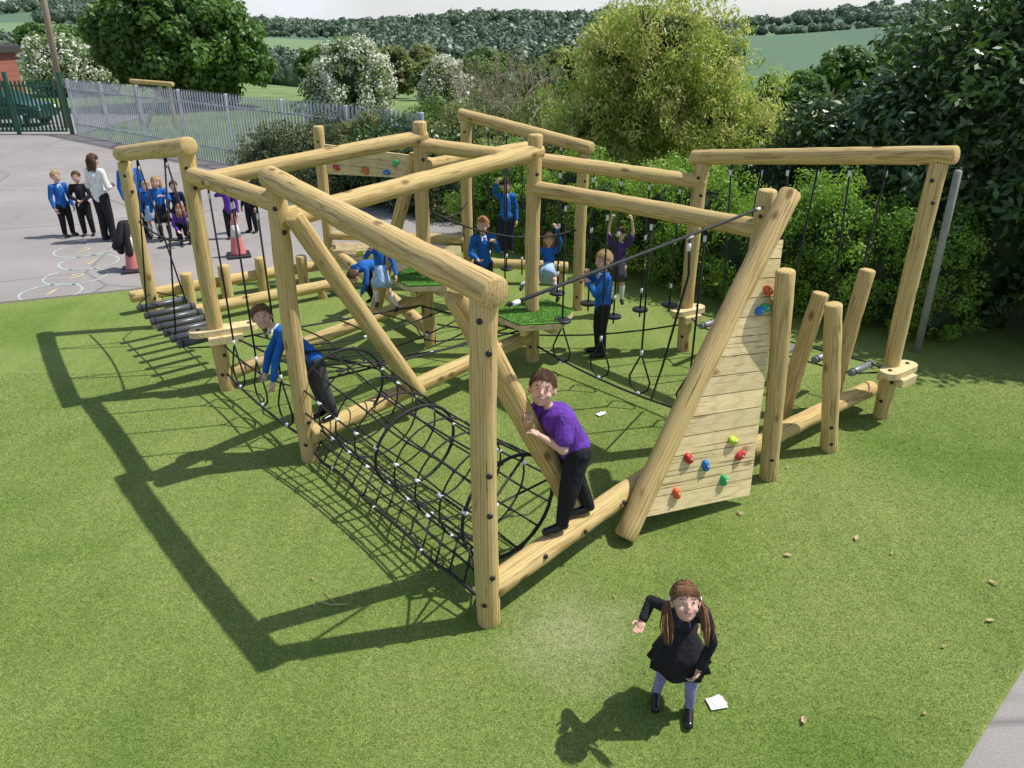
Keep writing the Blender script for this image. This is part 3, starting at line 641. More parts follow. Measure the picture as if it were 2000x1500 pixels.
for i in range(npl):
    y0=Hh*i/npl+.004; y1=Hh*(i+1)/npl-.004
    l0=xl*y0/Hh; l1=xl*y1/Hh; r0=xc+(xr-xc)*y0/Hh; r1=xc+(xr-xc)*y1/Hh
    fr=[(l0,y0),(r0,y0),(r1,y1),(l1,y1)]
    vs=[(a,b,.012) for a,b in fr]+[(a,b,-.02) for a,b in fr]
    g.add(vs,[(0,1,2,3),(7,6,5,4),(0,4,5,1),(1,5,6,2),(2,6,7,3),(3,7,4,0)],0,random.random())
g.tube([(xc*.55,.02,-.045),(xr*.97,Hh*.9,-.045)],.025,4)
MW=Matrix.Translation(A2)@Matrix((ux,uy,ux.cross(uy))).transposed().to_4x4()
if ux.cross(uy).dot(nrm)<0: MW=MW@Matrix.Diagonal((1,1,-1,1))
wall=obj('climbing_wall',g.mesh('climbing_wall',[M_PLANK],False),F_,MW)
hc={'r':(.5,.02,.03),'b':(.01,.17,.5),'g':(.02,.4,.13),'y':(.45,.6,.03),'o':(.65,.11,.02)}
def hold(par,pos,nn,c,s=.045):
    g=Geo(); q=nn.to_track_quat('Z','Y').to_matrix(); R=q@Matrix.Rotation(random.uniform(0,3),3,'Z')
    g.ell((0,0,0),(s*1.2,s*.8,s*.75),R,12,7)
    g.ell(R@V((s*.5,s*.2,s*.35)),(s*.7,s*.55,s*.5),R,10,6); g.ell(R@V((-s*.5,-s*.1,s*.2)),(s*.6,s*.6,s*.45),R,10,6)
    g.cyl(nn*s*.65,nn*s*.95,.008,8,1)
    obj('climbing_hold',g.mesh('climbing_hold',[simple('hold_'+c,hc[c],.5,.12,20),M_STEEL]),par,Matrix.Translation(pos))
for a,b,c in [(.20,.20,'r'),(.42,.16,'b'),(.22,.072,'o'),(.66,.087,'g'),(.66,.24,'y'),(.78,.175,'r'),(.5,.81,'o'),(.42,.735,'b'),(.56,.745,'g')]:
    if b>.5: pos=A2+ux*((xl*b)+(xc+(xr-xc)*b-xl*b)*(a+.15))+uy*Hh*b+nrm*.02
    else: pos=A2+ux*(xl*b+(xc+(xr-xc)*b-xl*b)*(a*1.0+.04))+uy*Hh*b+nrm*.02
    hold(wall,pos,nrm,c)
def board(p0,p1,p2,p3,holds,n):
    p0,p1,p2,p3=map(V,(p0,p1,p2,p3)); nn=(p1-p0).cross(p3-p0).normalized()
    if nn.y>0: nn=-nn
    g=Geo()
    for i in range(n):
        a=p0.lerp(p3,(i+.03)/n);b=p1.lerp(p2,(i+.03)/n);c=p1.lerp(p2,(i+.97)/n);d=p0.lerp(p3,(i+.97)/n)
        vs=[q+nn*.02 for q in(a,b,c,d)]+[q-nn*.02 for q in(a,b,c,d)]
        g.add(vs,[(0,1,2,3),(7,6,5,4),(0,4,5,1),(1,5,6,2),(2,6,7,3),(3,7,4,0)],0,random.random())
    bo=obj('traverse_board',g.mesh('traverse_board',[M_PLANK],False),F_)
    for s_,t_,c in holds: hold(bo,p0.lerp(p1,s_).lerp(p3.lerp(p2,s_),t_)+nn*.03,nn,c,.05)
board((-2.86,12.1,1.72),(-.75,11.85,1.66),(-.75,11.85,1.95),(-2.86,12.1,2.17),[(.08,.25,'r'),(.3,.2,'o'),(.45,.2,'b'),(.52,.6,'g'),(.66,.8,'r'),(.8,.5,'y')],3)
log_obj('balance_log',(-2.9,12.1,.76),(-.75,11.85,.76),.07,F_)
board((-2.8,11.75,.3),(-.8,11.5,.3),(-.8,11.75,.68),(-2.8,12.0,.68),[(.2,.6,'y'),(.5,.5,'g'),(.75,.6,'r')],3)
# ropes
def sag(a,b,s=.03,n=8):
    a=V(a);b=V(b); return [a.lerp(b,i/n)-V((0,0,s*4*(i/n)*(1-i/n))) for i in range(n+1)]
RR=.0105
def ferr(g,p,d,r=.016,l=.03,m=1):
    d=V(d).normalized(); g.cyl(V(p)-d*l,V(p)+d*l,r,8,m)
def rope(name,paths,ferrs=(),r=RR,discs=()):
    g=Geo()
    for p_ in paths: g.tube(p_,r,6,0)
    for p_,d_ in ferrs: ferr(g,p_,d_)
    o=obj(name,g.mesh(name,[M_ROPE,M_FERR]),F_)
    for p_ in discs:
        g=Geo(); g.lathe(V(p_)-V((0,0,.018)),V(p_)+V((0,0,.018)),[(0,.085),(.006,.1),(.03,.1),(.036,.085)],20); obj('disc_seat',g.mesh('disc_seat',[M_RUBBER]),o)
    return o
def lp(i,j,t,z=None):
    a=V(P[i]);b=V(P[j]);q=a.lerp(b,t); 
    if z is not None:q.z=z
    return q
def stirrup(p_top,zs,zb,d,wd=.13,disc=False):
    t=V(p_top); d=V(d).normalized(); s_=V((t.x,t.y,zs)); bt=V((t.x,t.y,zb))
    lft=[s_,s_-d*.02-V((0,0,.08)),s_-d*wd*.85-V((0,0,(zs-zb)*.55)),s_-d*wd-V((0,0,(zs-zb)*.75)),bt-d*wd*.6+V((0,0,.03)),bt]
    rgt=[q+2*d*(s_-q).dot(d) for q in lft]
    def sm(l): return [l[0]]+[l[i].lerp(l[i+1],.5) for i in range(len(l)-1)]+[l[-1]]
    rope('hanging_rope',[[t,s_],sm(lft),sm(rgt)],[(s_,(0,0,1)),(t-V((0,0,.12)),(0,0,1)),(bt,d)],discs=[s_+V((0,0,.05))] if disc else ())
d23=V(P[3])-V(P[2]); d23.z=0
for t in (.22,.5,.78): stirrup(lp(2,3,t,2.4),.72,.2,d23,.17)
rope('foot_rope',[sag(lp(2,3,.04,.22),lp(2,3,.97,.22),.06)],[(lp(2,3,.08,.2),d23),(lp(2,3,.93,.2),d23)],r=.013)
rope('foot_rope',[sag(lp(2,3,.04,.75),lp(2,3,.97,.6),.1)],r=.010)
d58=V(P[8])-V(P[5]); d58.z=0
for t,ds in ((.17,True),(.38,False),(.58,False),(.8,False)): stirrup(lp(5,8,t,2.1),.62,.14,d58,.15,ds)
rope('foot_rope',[sag(lp(5,8,.03,.22),lp(5,8,.97,.2),.1)],r=.013)
rope('hand_rope',[sag((-.02,4.22,2.33),(2.16,6.62,2.38),.0)],[((.02,4.26,2.33),(1,1.08,0)),((2.1,6.55,2.38),(1,1.08,0)),((1.35,5.73,2.35),(1,1.08,0))],r=.013)
q=V((1.35,5.73,2.35)); rope('hanging_rope',[[q,q-V((-.02,.0,.3)),V((1.42,6.6,.9)),V((1.5,7.4,.15))]],[(q-V((0,0,.08)),(0,0,1))])
for t,zs in ((.62,.62),(.72,.45),(.82,.55),(.93,.62),(.5,.75)):
    tp=lp(6,9,t,2.5-.4*t); rope('hanging_rope',[[tp,V((tp.x,tp.y,zs-.1))]],[(tp-V((0,0,.1)),(0,0,1)),(V((tp.x,tp.y,zs+.25)),(0,0,1)),(tp-V((0,0,.7)),(0,0,1))],discs=[V((tp.x,tp.y,zs))])
rope('foot_rope',[sag(lp(6,9,.03,.3),lp(6,9,.97,.35),.15)],r=.012)
for t in (.2,.36,.5,.66,.82):
    tp=lp(11,12,t,2.6-.28*t); rope('hanging_rope',[[tp,V((tp.x,tp.y,.35))]],[(tp-V((0,0,.1)),(0,0,1)),(V((tp.x,tp.y,.6)),(0,0,1))],discs=[V((tp.x,tp.y,.4))] if t in(.36,.66) else ())
for x,y in ((-.55,10.9),(-.1,10.6),(.35,10.2)):
    rope('hanging_rope',[[V((x,y,2.3)),V((x,y,.5))]],[(V((x,y,2.15)),(0,0,1))])
rope('hand_rope',[sag((-1.0,9.35,1.75),(-.68,11.85,1.35),.15),sag((-1.0,9.35,1.75),(.9,10.65,1.2),.2)],r=.012)
def rungbridge(i,j,ts,z,wd,zt,colr,jit=0,rr=.033):
    d=(V(P[j])-V(P[i])); d.z=0; d.normalize(); n=V((-d.y,d.x,0))
    for sd in(-1,1):
        rope('side_rope',[[lp(i,j,.03,z+.02)+n*.05*sd]+[lp(i,j,t,z-.05*math.sin(t*3.1))+n*wd*sd*.8 for t in np.linspace(.12,.88,8)]+[lp(i,j,.97,z+.02)+n*.05*sd]],r=.010)
    for t in ts:
        c=lp(i,j,t,z-.05*math.sin(t*3.1)+random.uniform(-jit,jit)); R=n*wd+V((0,0,random.uniform(-jit,jit)))
        g=Geo(); g.lathe(c-R,c+R,[(0,rr*.72),(.004,rr),(2*R.length-.004,rr),(2*R.length,rr*.72)],14,0)
        for s_ in(-.82,.82): g.cyl(c+R*s_-R.normalized()*.012,c+R*s_+R.normalized()*.012,rr+.004,14,1)
        obj('rung',g.mesh('rung',[colr,M_ROPE]),F_)
    for t,s_ in zt: 
        tp=lp(i,j,t); tp.z-=.05; rope('hanging_rope',[[tp,lp(i,j,t,z-.05)+n*wd*s_*.8]],[(tp-V((0,0,.12)),(0,0,1))])
M_RUNG=simple('rung_grey_black',(.075,.078,.085),.35,.15)
rungbridge(3,4,(.2,.3,.4,.5,.6,.7,.82),.5,.32,((.3,1),(.3,-1),(.75,1),(.75,-1)),M_RUNG,0,.045)
rungbridge(9,13,(.15,.38,.55,.72,.88),.5,.26,((.15,1),(.3,-1),(.42,1),(.55,-1),(.68,1),(.82,-1)),simple('rung_steel',(.2,.21,.22),.35,.1),.04,.038)
rope('hand_rope',[sag(lp(3,4,.05,1.75),lp(3,4,.95,1.5),.12)],r=.012)
# tunnel net
a0=V((-.02,4.76,.56)); a1=V((-1.62,6.62,.64)); ax=(a1-a0).normalized(); n1=V((ax.y,-ax.x,0)).normalized(); up=n1.cross(ax).normalized()
if up.z<0: up=-up
g=Geo(); NR=9; NL=12
def tp_(s_,th):
    R_=.44-.03*math.sin(math.pi*s_)
    return a0.lerp(a1,s_)+n1*math.cos(th)*R_+up*math.sin(th)*R_*.96-V((0,0,.05*math.sin(math.pi*s_)*(1+.5*math.sin(th))))
for i in range(NR):
    s_=i/(NR-1)
    g.tube([tp_(s_+.006*math.sin(k/32*6.28+i*2),2*math.pi*k/32) for k in range(32)],.0145 if i%4==0 else .0085,6,0,True)
for k in range(NL):
    th=2*math.pi*k/NL+.2
    g.tube([tp_(t/20,th+.02*math.sin(t*.7+k*2)) for t in range(21)],.0085)
    for i in range(NR):
        pth=tp_(i/(NR-1),th+.02*math.sin(i*20/(NR-1)*.7+k*2))
        if (i*7+k*3)%7<2: ferr(g,pth,ax,.016,.022,1)
        else: g.ell(pth,(.017,.017,.017),None,6,4)
for k in range(0,NL,2):
    th=2*math.pi*k/NL+.2
    e0=V((P[1][0],P[1][1],.25 if math.sin(th)<0 else .95)); e1=V((P[2][0]+.02,P[2][1]+.08,.25 if math.sin(th)<0 else 1.1))
    g.tube([tp_(0,th),e0],.0095); g.tube([tp_(1,th),e1],.0095); ferr(g,tp_(0,th).lerp(e0,.9),e0-tp_(0,th))
obj('rope_net_tunnel',g.mesh('rope_net_tunnel',[M_ROPE,M_FERR]),F_)
g=Geo(); nx,nz=14,2
def sp(i,j):
    t=i/nx; b_=lp(1,2,.04+.92*t,.13+.02*math.sin(i*1.3)); t_=tp_(t,-2.6+.5); return b_.lerp(t_,j/nz)+V((random.gauss(0,.004),random.gauss(0,.004),random.gauss(0,.006)))
G_=[[sp(i,j) for j in range(nz+1)] for i in range(nx+1)]
for i in range(nx+1):
    g.tube(G_[i],.0085)
    for j in range(nz+1):
        if (i+j)%2==0: g.ell(G_[i][j],(.018,.018,.018),None,6,4,1 if (i+2*j)%4==0 else 0)
for j in range(nz+1): g.tube([G_[i][j] for i in range(nx+1)],.014 if j==0 else .0085)
obj('rope_net',g.mesh('rope_net',[M_ROPE,M_FERR]),F_)
g=Geo(); nn=9
c4=[V((-1.8,6.6,.75)),V((-3.1,8.0,.62)),V((-1.15,9.1,.62)),V((.1,8.55,.5))]
def ip(u,v): 
    q=c4[0].lerp(c4[1],u).lerp(c4[3].lerp(c4[2],u),v); q.z-=.22*math.sin(math.pi*u)*math.sin(math.pi*v); return q
for i in range(1,nn,2): g.tube([ip(i/nn,t/10) for t in range(11)],.0095)
for i in range(1,nn,2): g.tube([ip(t/10,i/nn+.04*math.sin(t)) for t in range(11)],.0095)
for i in range(1,nn,2):
    for j in range(1,nn,2): ferr(g,ip(i/nn,j/nn),(1,1,0),.015,.018,1 if (i+j)%3==0 else 0)
for lq in ([ip(0,t/8) for t in range(9)],[ip(1,t/8) for t in range(9)],[ip(t/8,0) for t in range(9)],[ip(t/8,1) for t in range(9)]): g.tube(lq,.012)
obj('rope_net',g.mesh('rope_net',[M_ROPE,M_FERR]),F_)
# ---------------------------------------------------------------- traffic cones
M_CONE=simple('cone_faded_red',(.60,.18,.18),.7,.14,5); M_WH=simple('reflective_white',(.60,.58,.56),.5,.06)
for x,y,lb in ((-4.97,13.6,'faded red and white traffic cone with black base'),(-6.46,12.7,'red and white traffic cone with dark jacket draped on top')):
    e=empty('traffic_cone',(x,y,0),lb,'traffic cone','traffic cones on the playground'); o=V((x,y,0))
    g=Geo(); g.box(o+V((0,0,.025)),(.2,.2,.025),Matrix.Rotation(.4,3,'Z'),bev=.012); obj('cone_base',g.mesh('cone_base',[M_RUBBER],False),e)
    g=Geo(); g.lathe(o+V((0,0,.045)),o+V((0,0,.77)),[(0,.145),(.03,.132),(.25,.102),(.5,.066),(.7,.034),(.725,.024)],24); obj('cone_body',g.mesh('cone_body',[M_CONE]),e)
    g=Geo(); g.lathe(o+V((0,0,.36)),o+V((0,0,.58)),[(0,.094),(.22,.064)],24); obj('reflective_band',g.mesh('reflective_band',[M_WH]),e)
M_COAT=simple('black_fabric',(.012,.012,.016),.85,.3,10,b=.3)
g=Geo(); 
for k in range(7):
    a=k*.9; o=V((-6.5,12.75,0)); g.cap(o+V((.05*math.cos(a),.05*math.sin(a),.8)),o+V((.15*math.cos(a)-.05,.15*math.sin(a),.32+.1*(k%3))),.05,.07,8)
obj('jacket',g.mesh('jacket',[M_COAT]),label='black school jacket draped over a traffic cone',cat='jacket')
# ---------------------------------------------------------------- litter
M_LEAF=simple('dry_leaf',(.50,.35,.20),.7,.3,40); M_PAPER=simple('paper_white',(.8,.8,.8),.6,.03)
def leaf(x,y,s,a):
    g=Geo(); g.add([(-s,0,.004),(-.3*s,.45*s,.018),(.5*s,.35*s,.012),(s,0,.02),(.4*s,-.4*s,.006),(-.4*s,-.4*s,.016),(0,0,.006)],[(0,1,6),(1,2,6),(2,3,6),(3,4,6),(4,5,6),(5,0,6)])
    obj('fallen_leaf',g.mesh('fallen_leaf',[M_LEAF],False),None,Matrix.Translation((x,y,.022))@Matrix.Rotation(a,4,'Z'),label='dry brown leaf lying on artificial turf',cat='leaf',group='fallen leaves on the turf')
for i,(x,y) in enumerate([(2.17,4.88),(2.8,5.1),(3.6,4.55),(3.35,4.15),(1.75,3.3),(1.95,5.45),(2.9,3.9),(3.0,4.9),(1.6,2.95),(2.5,3.35),(.75,4.4),(-1.5,4.6),(2.6,6.2)]): leaf(x,y,.036 if i<6 else .02,i*1.1)
g=Geo(); g.box((1.26,3.43,.026),(.055,.045,.0015),Matrix.Rotation(.2,3,'Z')); g.box((1.27,3.44,.030),(.04,.04,.0015),Matrix.Rotation(.5,3,'Z')); obj('paper_scrap',g.mesh('paper_scrap',[M_PAPER],False),label='white folded paper lying on the turf',cat='paper')
g=Geo(); g.box((.95,7.3,.026),(.045,.03,.002),Matrix.Rotation(.6,3,'Z')); g.box((.98,7.32,.031),(.03,.02,.002),Matrix.Rotation(.1,3,'Z')); obj('paper_scrap',g.mesh('paper_scrap',[M_PAPER],False),label='small white crumpled tissue on the turf',cat='paper')
g=Geo(); g.tube([(-1.42,4.36,.025),(-1.3,4.3,.035),(-1.18,4.32,.025)],.004,5); g.tube([(-1.38,4.45,.025),(-1.25,4.3,.03)],.003,5); obj('twig',g.mesh('twig',[simple('straw',(.5,.42,.22),.7,.1)]),label='small pale forked twig lying on turf',cat='twig')
# ---------------------------------------------------------------- people
def remesh(g,vox,name,mats,sm=2):
    me=g.mesh(name,mats); o=bpy.data.objects.new('tmp',me); COL.objects.link(o)
    r=o.modifiers.new('r','REMESH'); r.mode='VOXEL'; r.voxel_size=vox; r.use_smooth_shade=True
    s=o.modifiers.new('s','SMOOTH'); s.iterations=sm; s.factor=.5
    dg=bpy.context.evaluated_depsgraph_get(); dg.update()
    m2=bpy.data.meshes.new_from_object(o.evaluated_get(dg)); bpy.data.objects.remove(o); m2.name=name
    m2.materials.clear()
    for m in mats: m2.materials.append(m)
    return m2
M_SKIN=simple('skin',(.62,.38,.28),.6,.06,12); M_LIP=simple('lips',(.42,.14,.12),.5,.05); M_EYEW=simple('eye_white',(.62,.60,.58),.3,.02); M_IRIS=simple('iris',(.02,.015,.01),.2,.1)
def cloth(name,c):
    if 'cloth_'+name in _sm: return _sm['cloth_'+name]
    m,nt,p=new_mat('cloth_'+name); oc=coord(nt); n=noise_n(nt,oc,9,2,.6); fold=noise_n(nt,mapping(nt,oc,(9,9,3.5)),1.4,2,1.0)
    lo=tuple(x*.78 for x in c); hi=tuple(min(1,x*1.2) for x in c)
    nt.links.new(ramp(nt,fold,[(.3,lo),(.7,hi)]),p.inputs['Base Color']); p.inputs['Roughness'].default_value=.9; p.inputs['Specular IOR Level'].default_value=.2
    a=N(nt,'ShaderNodeMath',operation='MULTIPLY_ADD'); nt.links.new(n,a.inputs[0]); a.inputs[1].default_value=.35; nt.links.new(fold,a.inputs[2])
    bump(nt,p,a.outputs[0],.55,.03); _sm['cloth_'+name]=m; return m
BLUE=cloth('royal_blue',(.018,.12,.42)); PURP=cloth('purple',(.13,.045,.33)); BLK=cloth('black',(.020,.020,.024)); NAVY=cloth('navy',(.02,.027,.06)); GREY=cloth('grey',(.06,.06,.07)); WHT=cloth('white',(.72,.72,.70)); GING=cloth('pale_blue',(.34,.50,.72)); DKP=cloth('dark_purple',(.07,.04,.14)); SOCK=cloth('lilac_sock',(.25,.24,.45)); SHOE=simple('shoe_black',(.01,.01,.012),.25,.1)
HAIR={'brown':(.085,.045,.024),'dark':(.04,.025,.016),'blond':(.42,.28,.14),'ginger':(.36,.17,.07),'lbrown':(.19,.10,.05)}
def hairmat(k):
    nm='hair_'+k
    if nm in _sm: return _sm[nm]
    m,nt,p=new_mat(nm); n=noise_n(nt,mapping(nt,coord(nt),(70,70,9)),3,3); c=HAIR[k]
    nt.links.new(ramp(nt,n,[(.3,tuple(x*.5 for x in c)),(.7,tuple(x*1.4 for x in c))]),p.inputs['Base Color']); p.inputs['Roughness'].default_value=.7; p.inputs['Specular IOR Level'].default_value=.25; bump(nt,p,n,.6,.006); _sm[nm]=m; return m
def person(label,loc,face,h,over={},top='long',topm=BLUE,bot='trousers',botm=BLK,hair='short',hc_='brown',vox=.011,yaw=0,pitch=0,roll=0,sock=None,collar=None,topname='jumper',build=1.0,adult=False,curl=.6,smile=True,headk=1.0,flare=1.0):
    k=h/1.2; b=build
    J={'pelvis':(0,0,.60),'waist':(0,0,.70),'chest':(0,.0,.86),'neck':(0,0,.955),'head':(0,.015,1.085),
       'shR':(.125,0,.925),'elR':(.165,-.02,.72),'wrR':(.17,.05,.54),'hipR':(.062,0,.575),'knR':(.07,.02,.32),'anR':(.075,0,.065),'toR':(.085,.12,.03)}
    if adult: J.update({'pelvis':(0,0,.64),'waist':(0,0,.74),'chest':(0,0,.89),'neck':(0,0,.99),'head':(0,.015,1.10),'shR':(.12,0,.96),'elR':(.155,-.02,.76),'wrR':(.15,.06,.58),'hipR':(.06,0,.62),'knR':(.065,.015,.34)})
    J={a:V(c)*k for a,c in J.items()}
    for a in list(J):
        if a.endswith('R'): J[a[:-1]+'L']=V((-J[a].x,J[a].y,J[a].z))
    moved=set(over)
    for a,c in over.items(): J[a]=V(c)
    for s_ in 'RL':
        if 'an'+s_ in moved and 'to'+s_ not in moved: J['to'+s_]=J['an'+s_]+V((.01,.12*k,-.035*k))
    f=V((face[0],face[1],0)).normalized(); r=V((f.y,-f.x,0)); Rw=Matrix((r,f,V((0,0,1)))).transposed()
    MW=Matrix.Translation(V(loc))@Rw.to_4x4()
    hs=k*(.82 if adult else 1.0)*headk
    Rh=Matrix.Rotation(yaw,3,'Z')@Matrix.Rotation(pitch,3,'X')@Matrix.Rotation(roll,3,'Y')
    H=J['head']; HP=lambda x,y,z: H+Rh@(V((x,y,z))*hs)
    g=Geo(); C=g.cap
    C(J['pelvis'],J['waist'],.078*k*b,.072*k*b,16); C(J['waist'],J['chest'],.072*k*b,.082*k*b,16)
    C(J['hipR'],J['hipL'],.066*k*b,.066*k*b,14); C(J['shR'].lerp(J['chest'],.15),J['shL'].lerp(J['chest'],.15),.040*k,.040*k,14)
    C(J['chest'],J['neck'],.066*k,.036*k,14); C(J['neck'],H-Rh@V((0,.015*hs,.03*hs)),.033*k,.032*k,12)
    g.ell(H+Rh@V((0,-.005,.02))*hs,(.075*hs,.090*hs,.088*hs),Rh,20,14); g.ell(HP(0,.014,-.035),(.056*hs,.066*hs,.065*hs),Rh,18,12); g.ell(HP(0,.045,-.078),(.024*hs,.024*hs,.02*hs),Rh,12,8)
    C(HP(0,.08,.003),HP(0,.094,-.022),.006*hs,.0115*hs,8)
    for sx in(-1,1):
        g.ell(HP(sx*.075,-.008,-.01),(.011*hs,.02*hs,.026*hs),Rh,10,8); g.ell(HP(sx*.035,.052,-.032),(.024*hs,.024*hs,.022*hs),Rh,10,8)
    for s_ in'RL':
        C(J['sh'+s_],J['el'+s_],.034*k*b,.026*k*b,12); C(J['el'+s_],J['wr'+s_],.026*k*b,.018*k,12)
        C(J['hip'+s_],J['kn'+s_],.060*k*b,.041*k*b,14); C(J['kn'+s_],J['an'+s_],.040*k*b,.026*k,12); C(J['an'+s_]-V((0,.02*k,.03*k)),J['to'+s_],.026*k,.020*k,10)
    me=remesh(g,vox,'person',[M_SKIN])
    g=Geo()
    for s_ in 'RL':
        w_=J['wr'+s_]; d=(w_-J['el'+s_]).normalized(); sg=1 if s_=='R' else -1
        side=d.cross(V((0,0,1))); side=side.normalized() if side.length>.3 else V((0,1,0))
        if abs(d.z)>.8: side=V((0,1,0))-d*d.y; side.normalize()
        pn=d.cross(side).normalized()*(-sg)
        if abs(d.z)>.8: pn=V((-sg,0,0))-d*(-sg*d.x); pn.normalize()
        pc=w_+d*.035*k; Rp=Matrix((side,d,pn)).transposed(); g.ell(pc,(.028*k,.038*k,.014*k),Rp,12,8)
        C2_=g.cap; C2_(w_-d*.012*k,w_+d*.01*k,.0185*k,.018*k,8)
        for i,L in enumerate((.028,.034,.032,.025)):
            b0=w_+d*.062*k+side*(.021-.014*i)*k; d1=(d*math.cos(curl)+pn*math.sin(curl)).normalized(); d2=(d*math.cos(curl*2.2)+pn*math.sin(curl*2.2)).normalized()
            m1=b0+d1*L*k; C2_(b0-d*.012*k,m1,.0078*k,.007*k,6,0,2); C2_(m1,m1+d2*L*.8*k,.007*k,.0055*k,6,0,2)
        t0=w_+d*.018*k+side*.024*k; t1=t0+(side*.7+d*.6+pn*.4).normalized()*.028*k; C2_(t0,t1,.0095*k,.008*k,6,0,2); C2_(t1,t1+(d*.8+pn*.6).normalized()*.022*k,.008*k,.006*k,6,0,2)
    bm=bmesh.new(); bm.from_mesh(me); hm_=g.mesh('h',[M_SKIN]); bm.from_mesh(hm_); bm.to_mesh(me); bm.free()
    me.polygons.foreach_set('use_smooth',[True]*len(me.polygons))
    body=obj('person',me,None,MW,label=label,cat='person')
    def part(name,mesh): return obj(name,mesh,body,MW)
    g=Geo(); C=g.cap; e=.010*k
    C(J['pelvis']+(J['waist']-J['pelvis'])*(-.1),J['waist'],.080*k*b+e*1.4,.076*k*b+e,16); C(J['waist'],J['chest'],.076*k*b+e,.082*k*b+e,16)
    C(J['hipR'].lerp(J['hipL'],.2)+V((0,0,.03*k)),J['hipL'].lerp(J['hipR'],.2)+V((0,0,.03*k)),.066*k*b+e*1.4,.066*k*b+e*1.4,14)
    C(J['shR'].lerp(J['chest'],.15),J['shL'].lerp(J['chest'],.15),.040*k+e,.040*k+e,14); C(J['chest'],J['neck']-(J['neck']-J['chest'])*.3,.068*k+e,.044*k+e,14)
    for s_ in'RL':
        if top=='long':
            C(J['sh'+s_],J['el'+s_],.035*k*b+e,.029*k*b+e,12); C(J['el'+s_],J['wr'+s_].lerp(J['el'+s_],.1),.029*k*b+e,.021*k+e,12)
        else: C(J['sh'+s_],J['sh'+s_].lerp(J['el'+s_],.62),.038*k*b+e,.042*k*b+e,12)
    part(topname,remesh(g,vox,topname,[topm],1))
    g=Geo(); C=g.cap
    if bot=='trousers':
        C(J['hipR'],J['hipL'],.066*k*b+e,.066*k*b+e,14); C(J['pelvis'],J['waist'].lerp(J['pelvis'],.3),.078*k*b+e,.075*k*b+e*.6,14)
        for s_ in'RL': C(J['hip'+s_],J['kn'+s_],.062*k*b+e,.047*k*b+e,14); C(J['kn'+s_],J['an'+s_]+(J['kn'+s_]-J['an'+s_])*.02,.047*k*b+e,.040*k+e*.4,14)
        part('trousers',remesh(g,vox,'trousers',[botm],1))
    else:
        kn=(J['knR']+J['knL'])/2; top_=J['waist']; hem=J['pelvis'].lerp(kn,.88 if bot=='skirt' else .8); L=(hem-top_).length; fl_=flare
        g.lathe(top_,hem,[(0,.082*k*b),(L*.25,.098*k*b),(L*.6,.122*k*(1+(fl_-1)*.6)),(L,.15*k*fl_),(L-.002,.135*k*fl_)],36,0,.5,lambda th,t:1+.08*math.sin(9*th+1.5*math.sin(th*2))*min(1,t/L))
        part('skirt',g.mesh('skirt',[botm]))
        if sock:
            for s_ in'RL':
                g=Geo(); g.cap(J['an'+s_],J['an'+s_].lerp(J['kn'+s_],.8),.029*k,.043*k,12); part('sock',g.mesh('sock',[sock]))
    for s_ in'RL':
        g=Geo(); a=J['an'+s_];t_=J['to'+s_]; g.cap(a-V((0,.018*k,.026*k)),t_+(t_-a)*.02,.033*k,.029*k,12); g.ell(a.lerp(t_,.45)-V((0,0,.028*k)),(.034*k,.088*k,.012*k),Matrix.Rotation(-math.atan2((t_-a).x,(t_-a).y),3,'Z'),14,6)
        part('shoe',remesh(g,min(vox,.009),'shoe',[SHOE],1))
    if collar:
        g=Geo(); c=J['neck']-(J['neck']-J['chest'])*.12; ax_=(J['neck']-J['chest']).normalized(); q=ax_.to_track_quat('Z','Y').to_matrix()
        g.tube([c+q@V((.046*k*math.cos(t*.5236),.046*k*math.sin(t*.5236),0)) for t in range(12)],.012*k,8,0,True)
        for sx in(-1,1): g.cap(c+V((sx*.018*k,.045*k,-.003)),c+V((sx*.032*k,.08*k,-.045*k)),.012*k,.005*k,8)
        part('collar',g.mesh('collar',[collar]))
    g=Geo(); vs,fs=ICO4 if vox<.01 else ICO2; sc=np.array([.081,.096,.095])*hs; keep=[]; pts=[]
    for v_ in vs:
        nz=1+.05*noise.noise(V(v_)*4)+.03*noise.noise(V(v_)*11)
        pts.append(H+Rh@(V((v_[0]*sc[0]*nz,v_[1]*sc[1]*nz-.008*hs,v_[2]*sc[2]*nz+.022*hs))))
    short=hair=='short'
    def hair_ok(c):
        fr=(.40 if short else .32)+.08*noise.noise(V((c[0]*9,1,2)))
        low=-.35 if short else -.65
        if c[1]>.30: return c[2]>fr-.5*abs(c[0])**2
        return c[2]>low+(.45 if (abs(c[0])>.6 and c[1]>-.15 and short) else 0)
    for f_ in fs:
        if hair_ok(vs[f_].mean(0)): keep.append(tuple(int(i) for i in f_))
    used=sorted({i for f_ in keep for i in f_}); mp_={u:i for i,u in enumerate(used)}
    g.add([pts[u] for u in used],[tuple(mp_[i] for i in f_) for f_ in keep])
    nl=420 if vox<.01 else 60
    for q_ in range(nl):
        d=V((random.gauss(0,1),random.gauss(0,1),random.gauss(.4,1))).normalized()
        if not hair_ok(d): continue
        fl=V((d.x*.9,-.25 if not short else .55,-.45 if d.z<.6 else -.1)); fl=fl-d*fl.dot(d); fl=fl.normalized()*.28
        pp=[]
        for u_ in (0,.5,1):
            dd=(d+fl*u_); dd.normalize(); rr=1.02+.012*math.sin(u_*3.1); pp.append(HP(dd.x*.081*rr,dd.y*.096*rr-.008,dd.z*.095*rr+.022))
        if vox<.01: g.cap(pp[0],pp[1],.0018*hs,.0024*hs,4,0,1); g.cap(pp[1],pp[2],.0024*hs,.001*hs,4,0,1)
        else: g.cap(pp[0],pp[2],.006*hs,.003*hs,4,0,1)
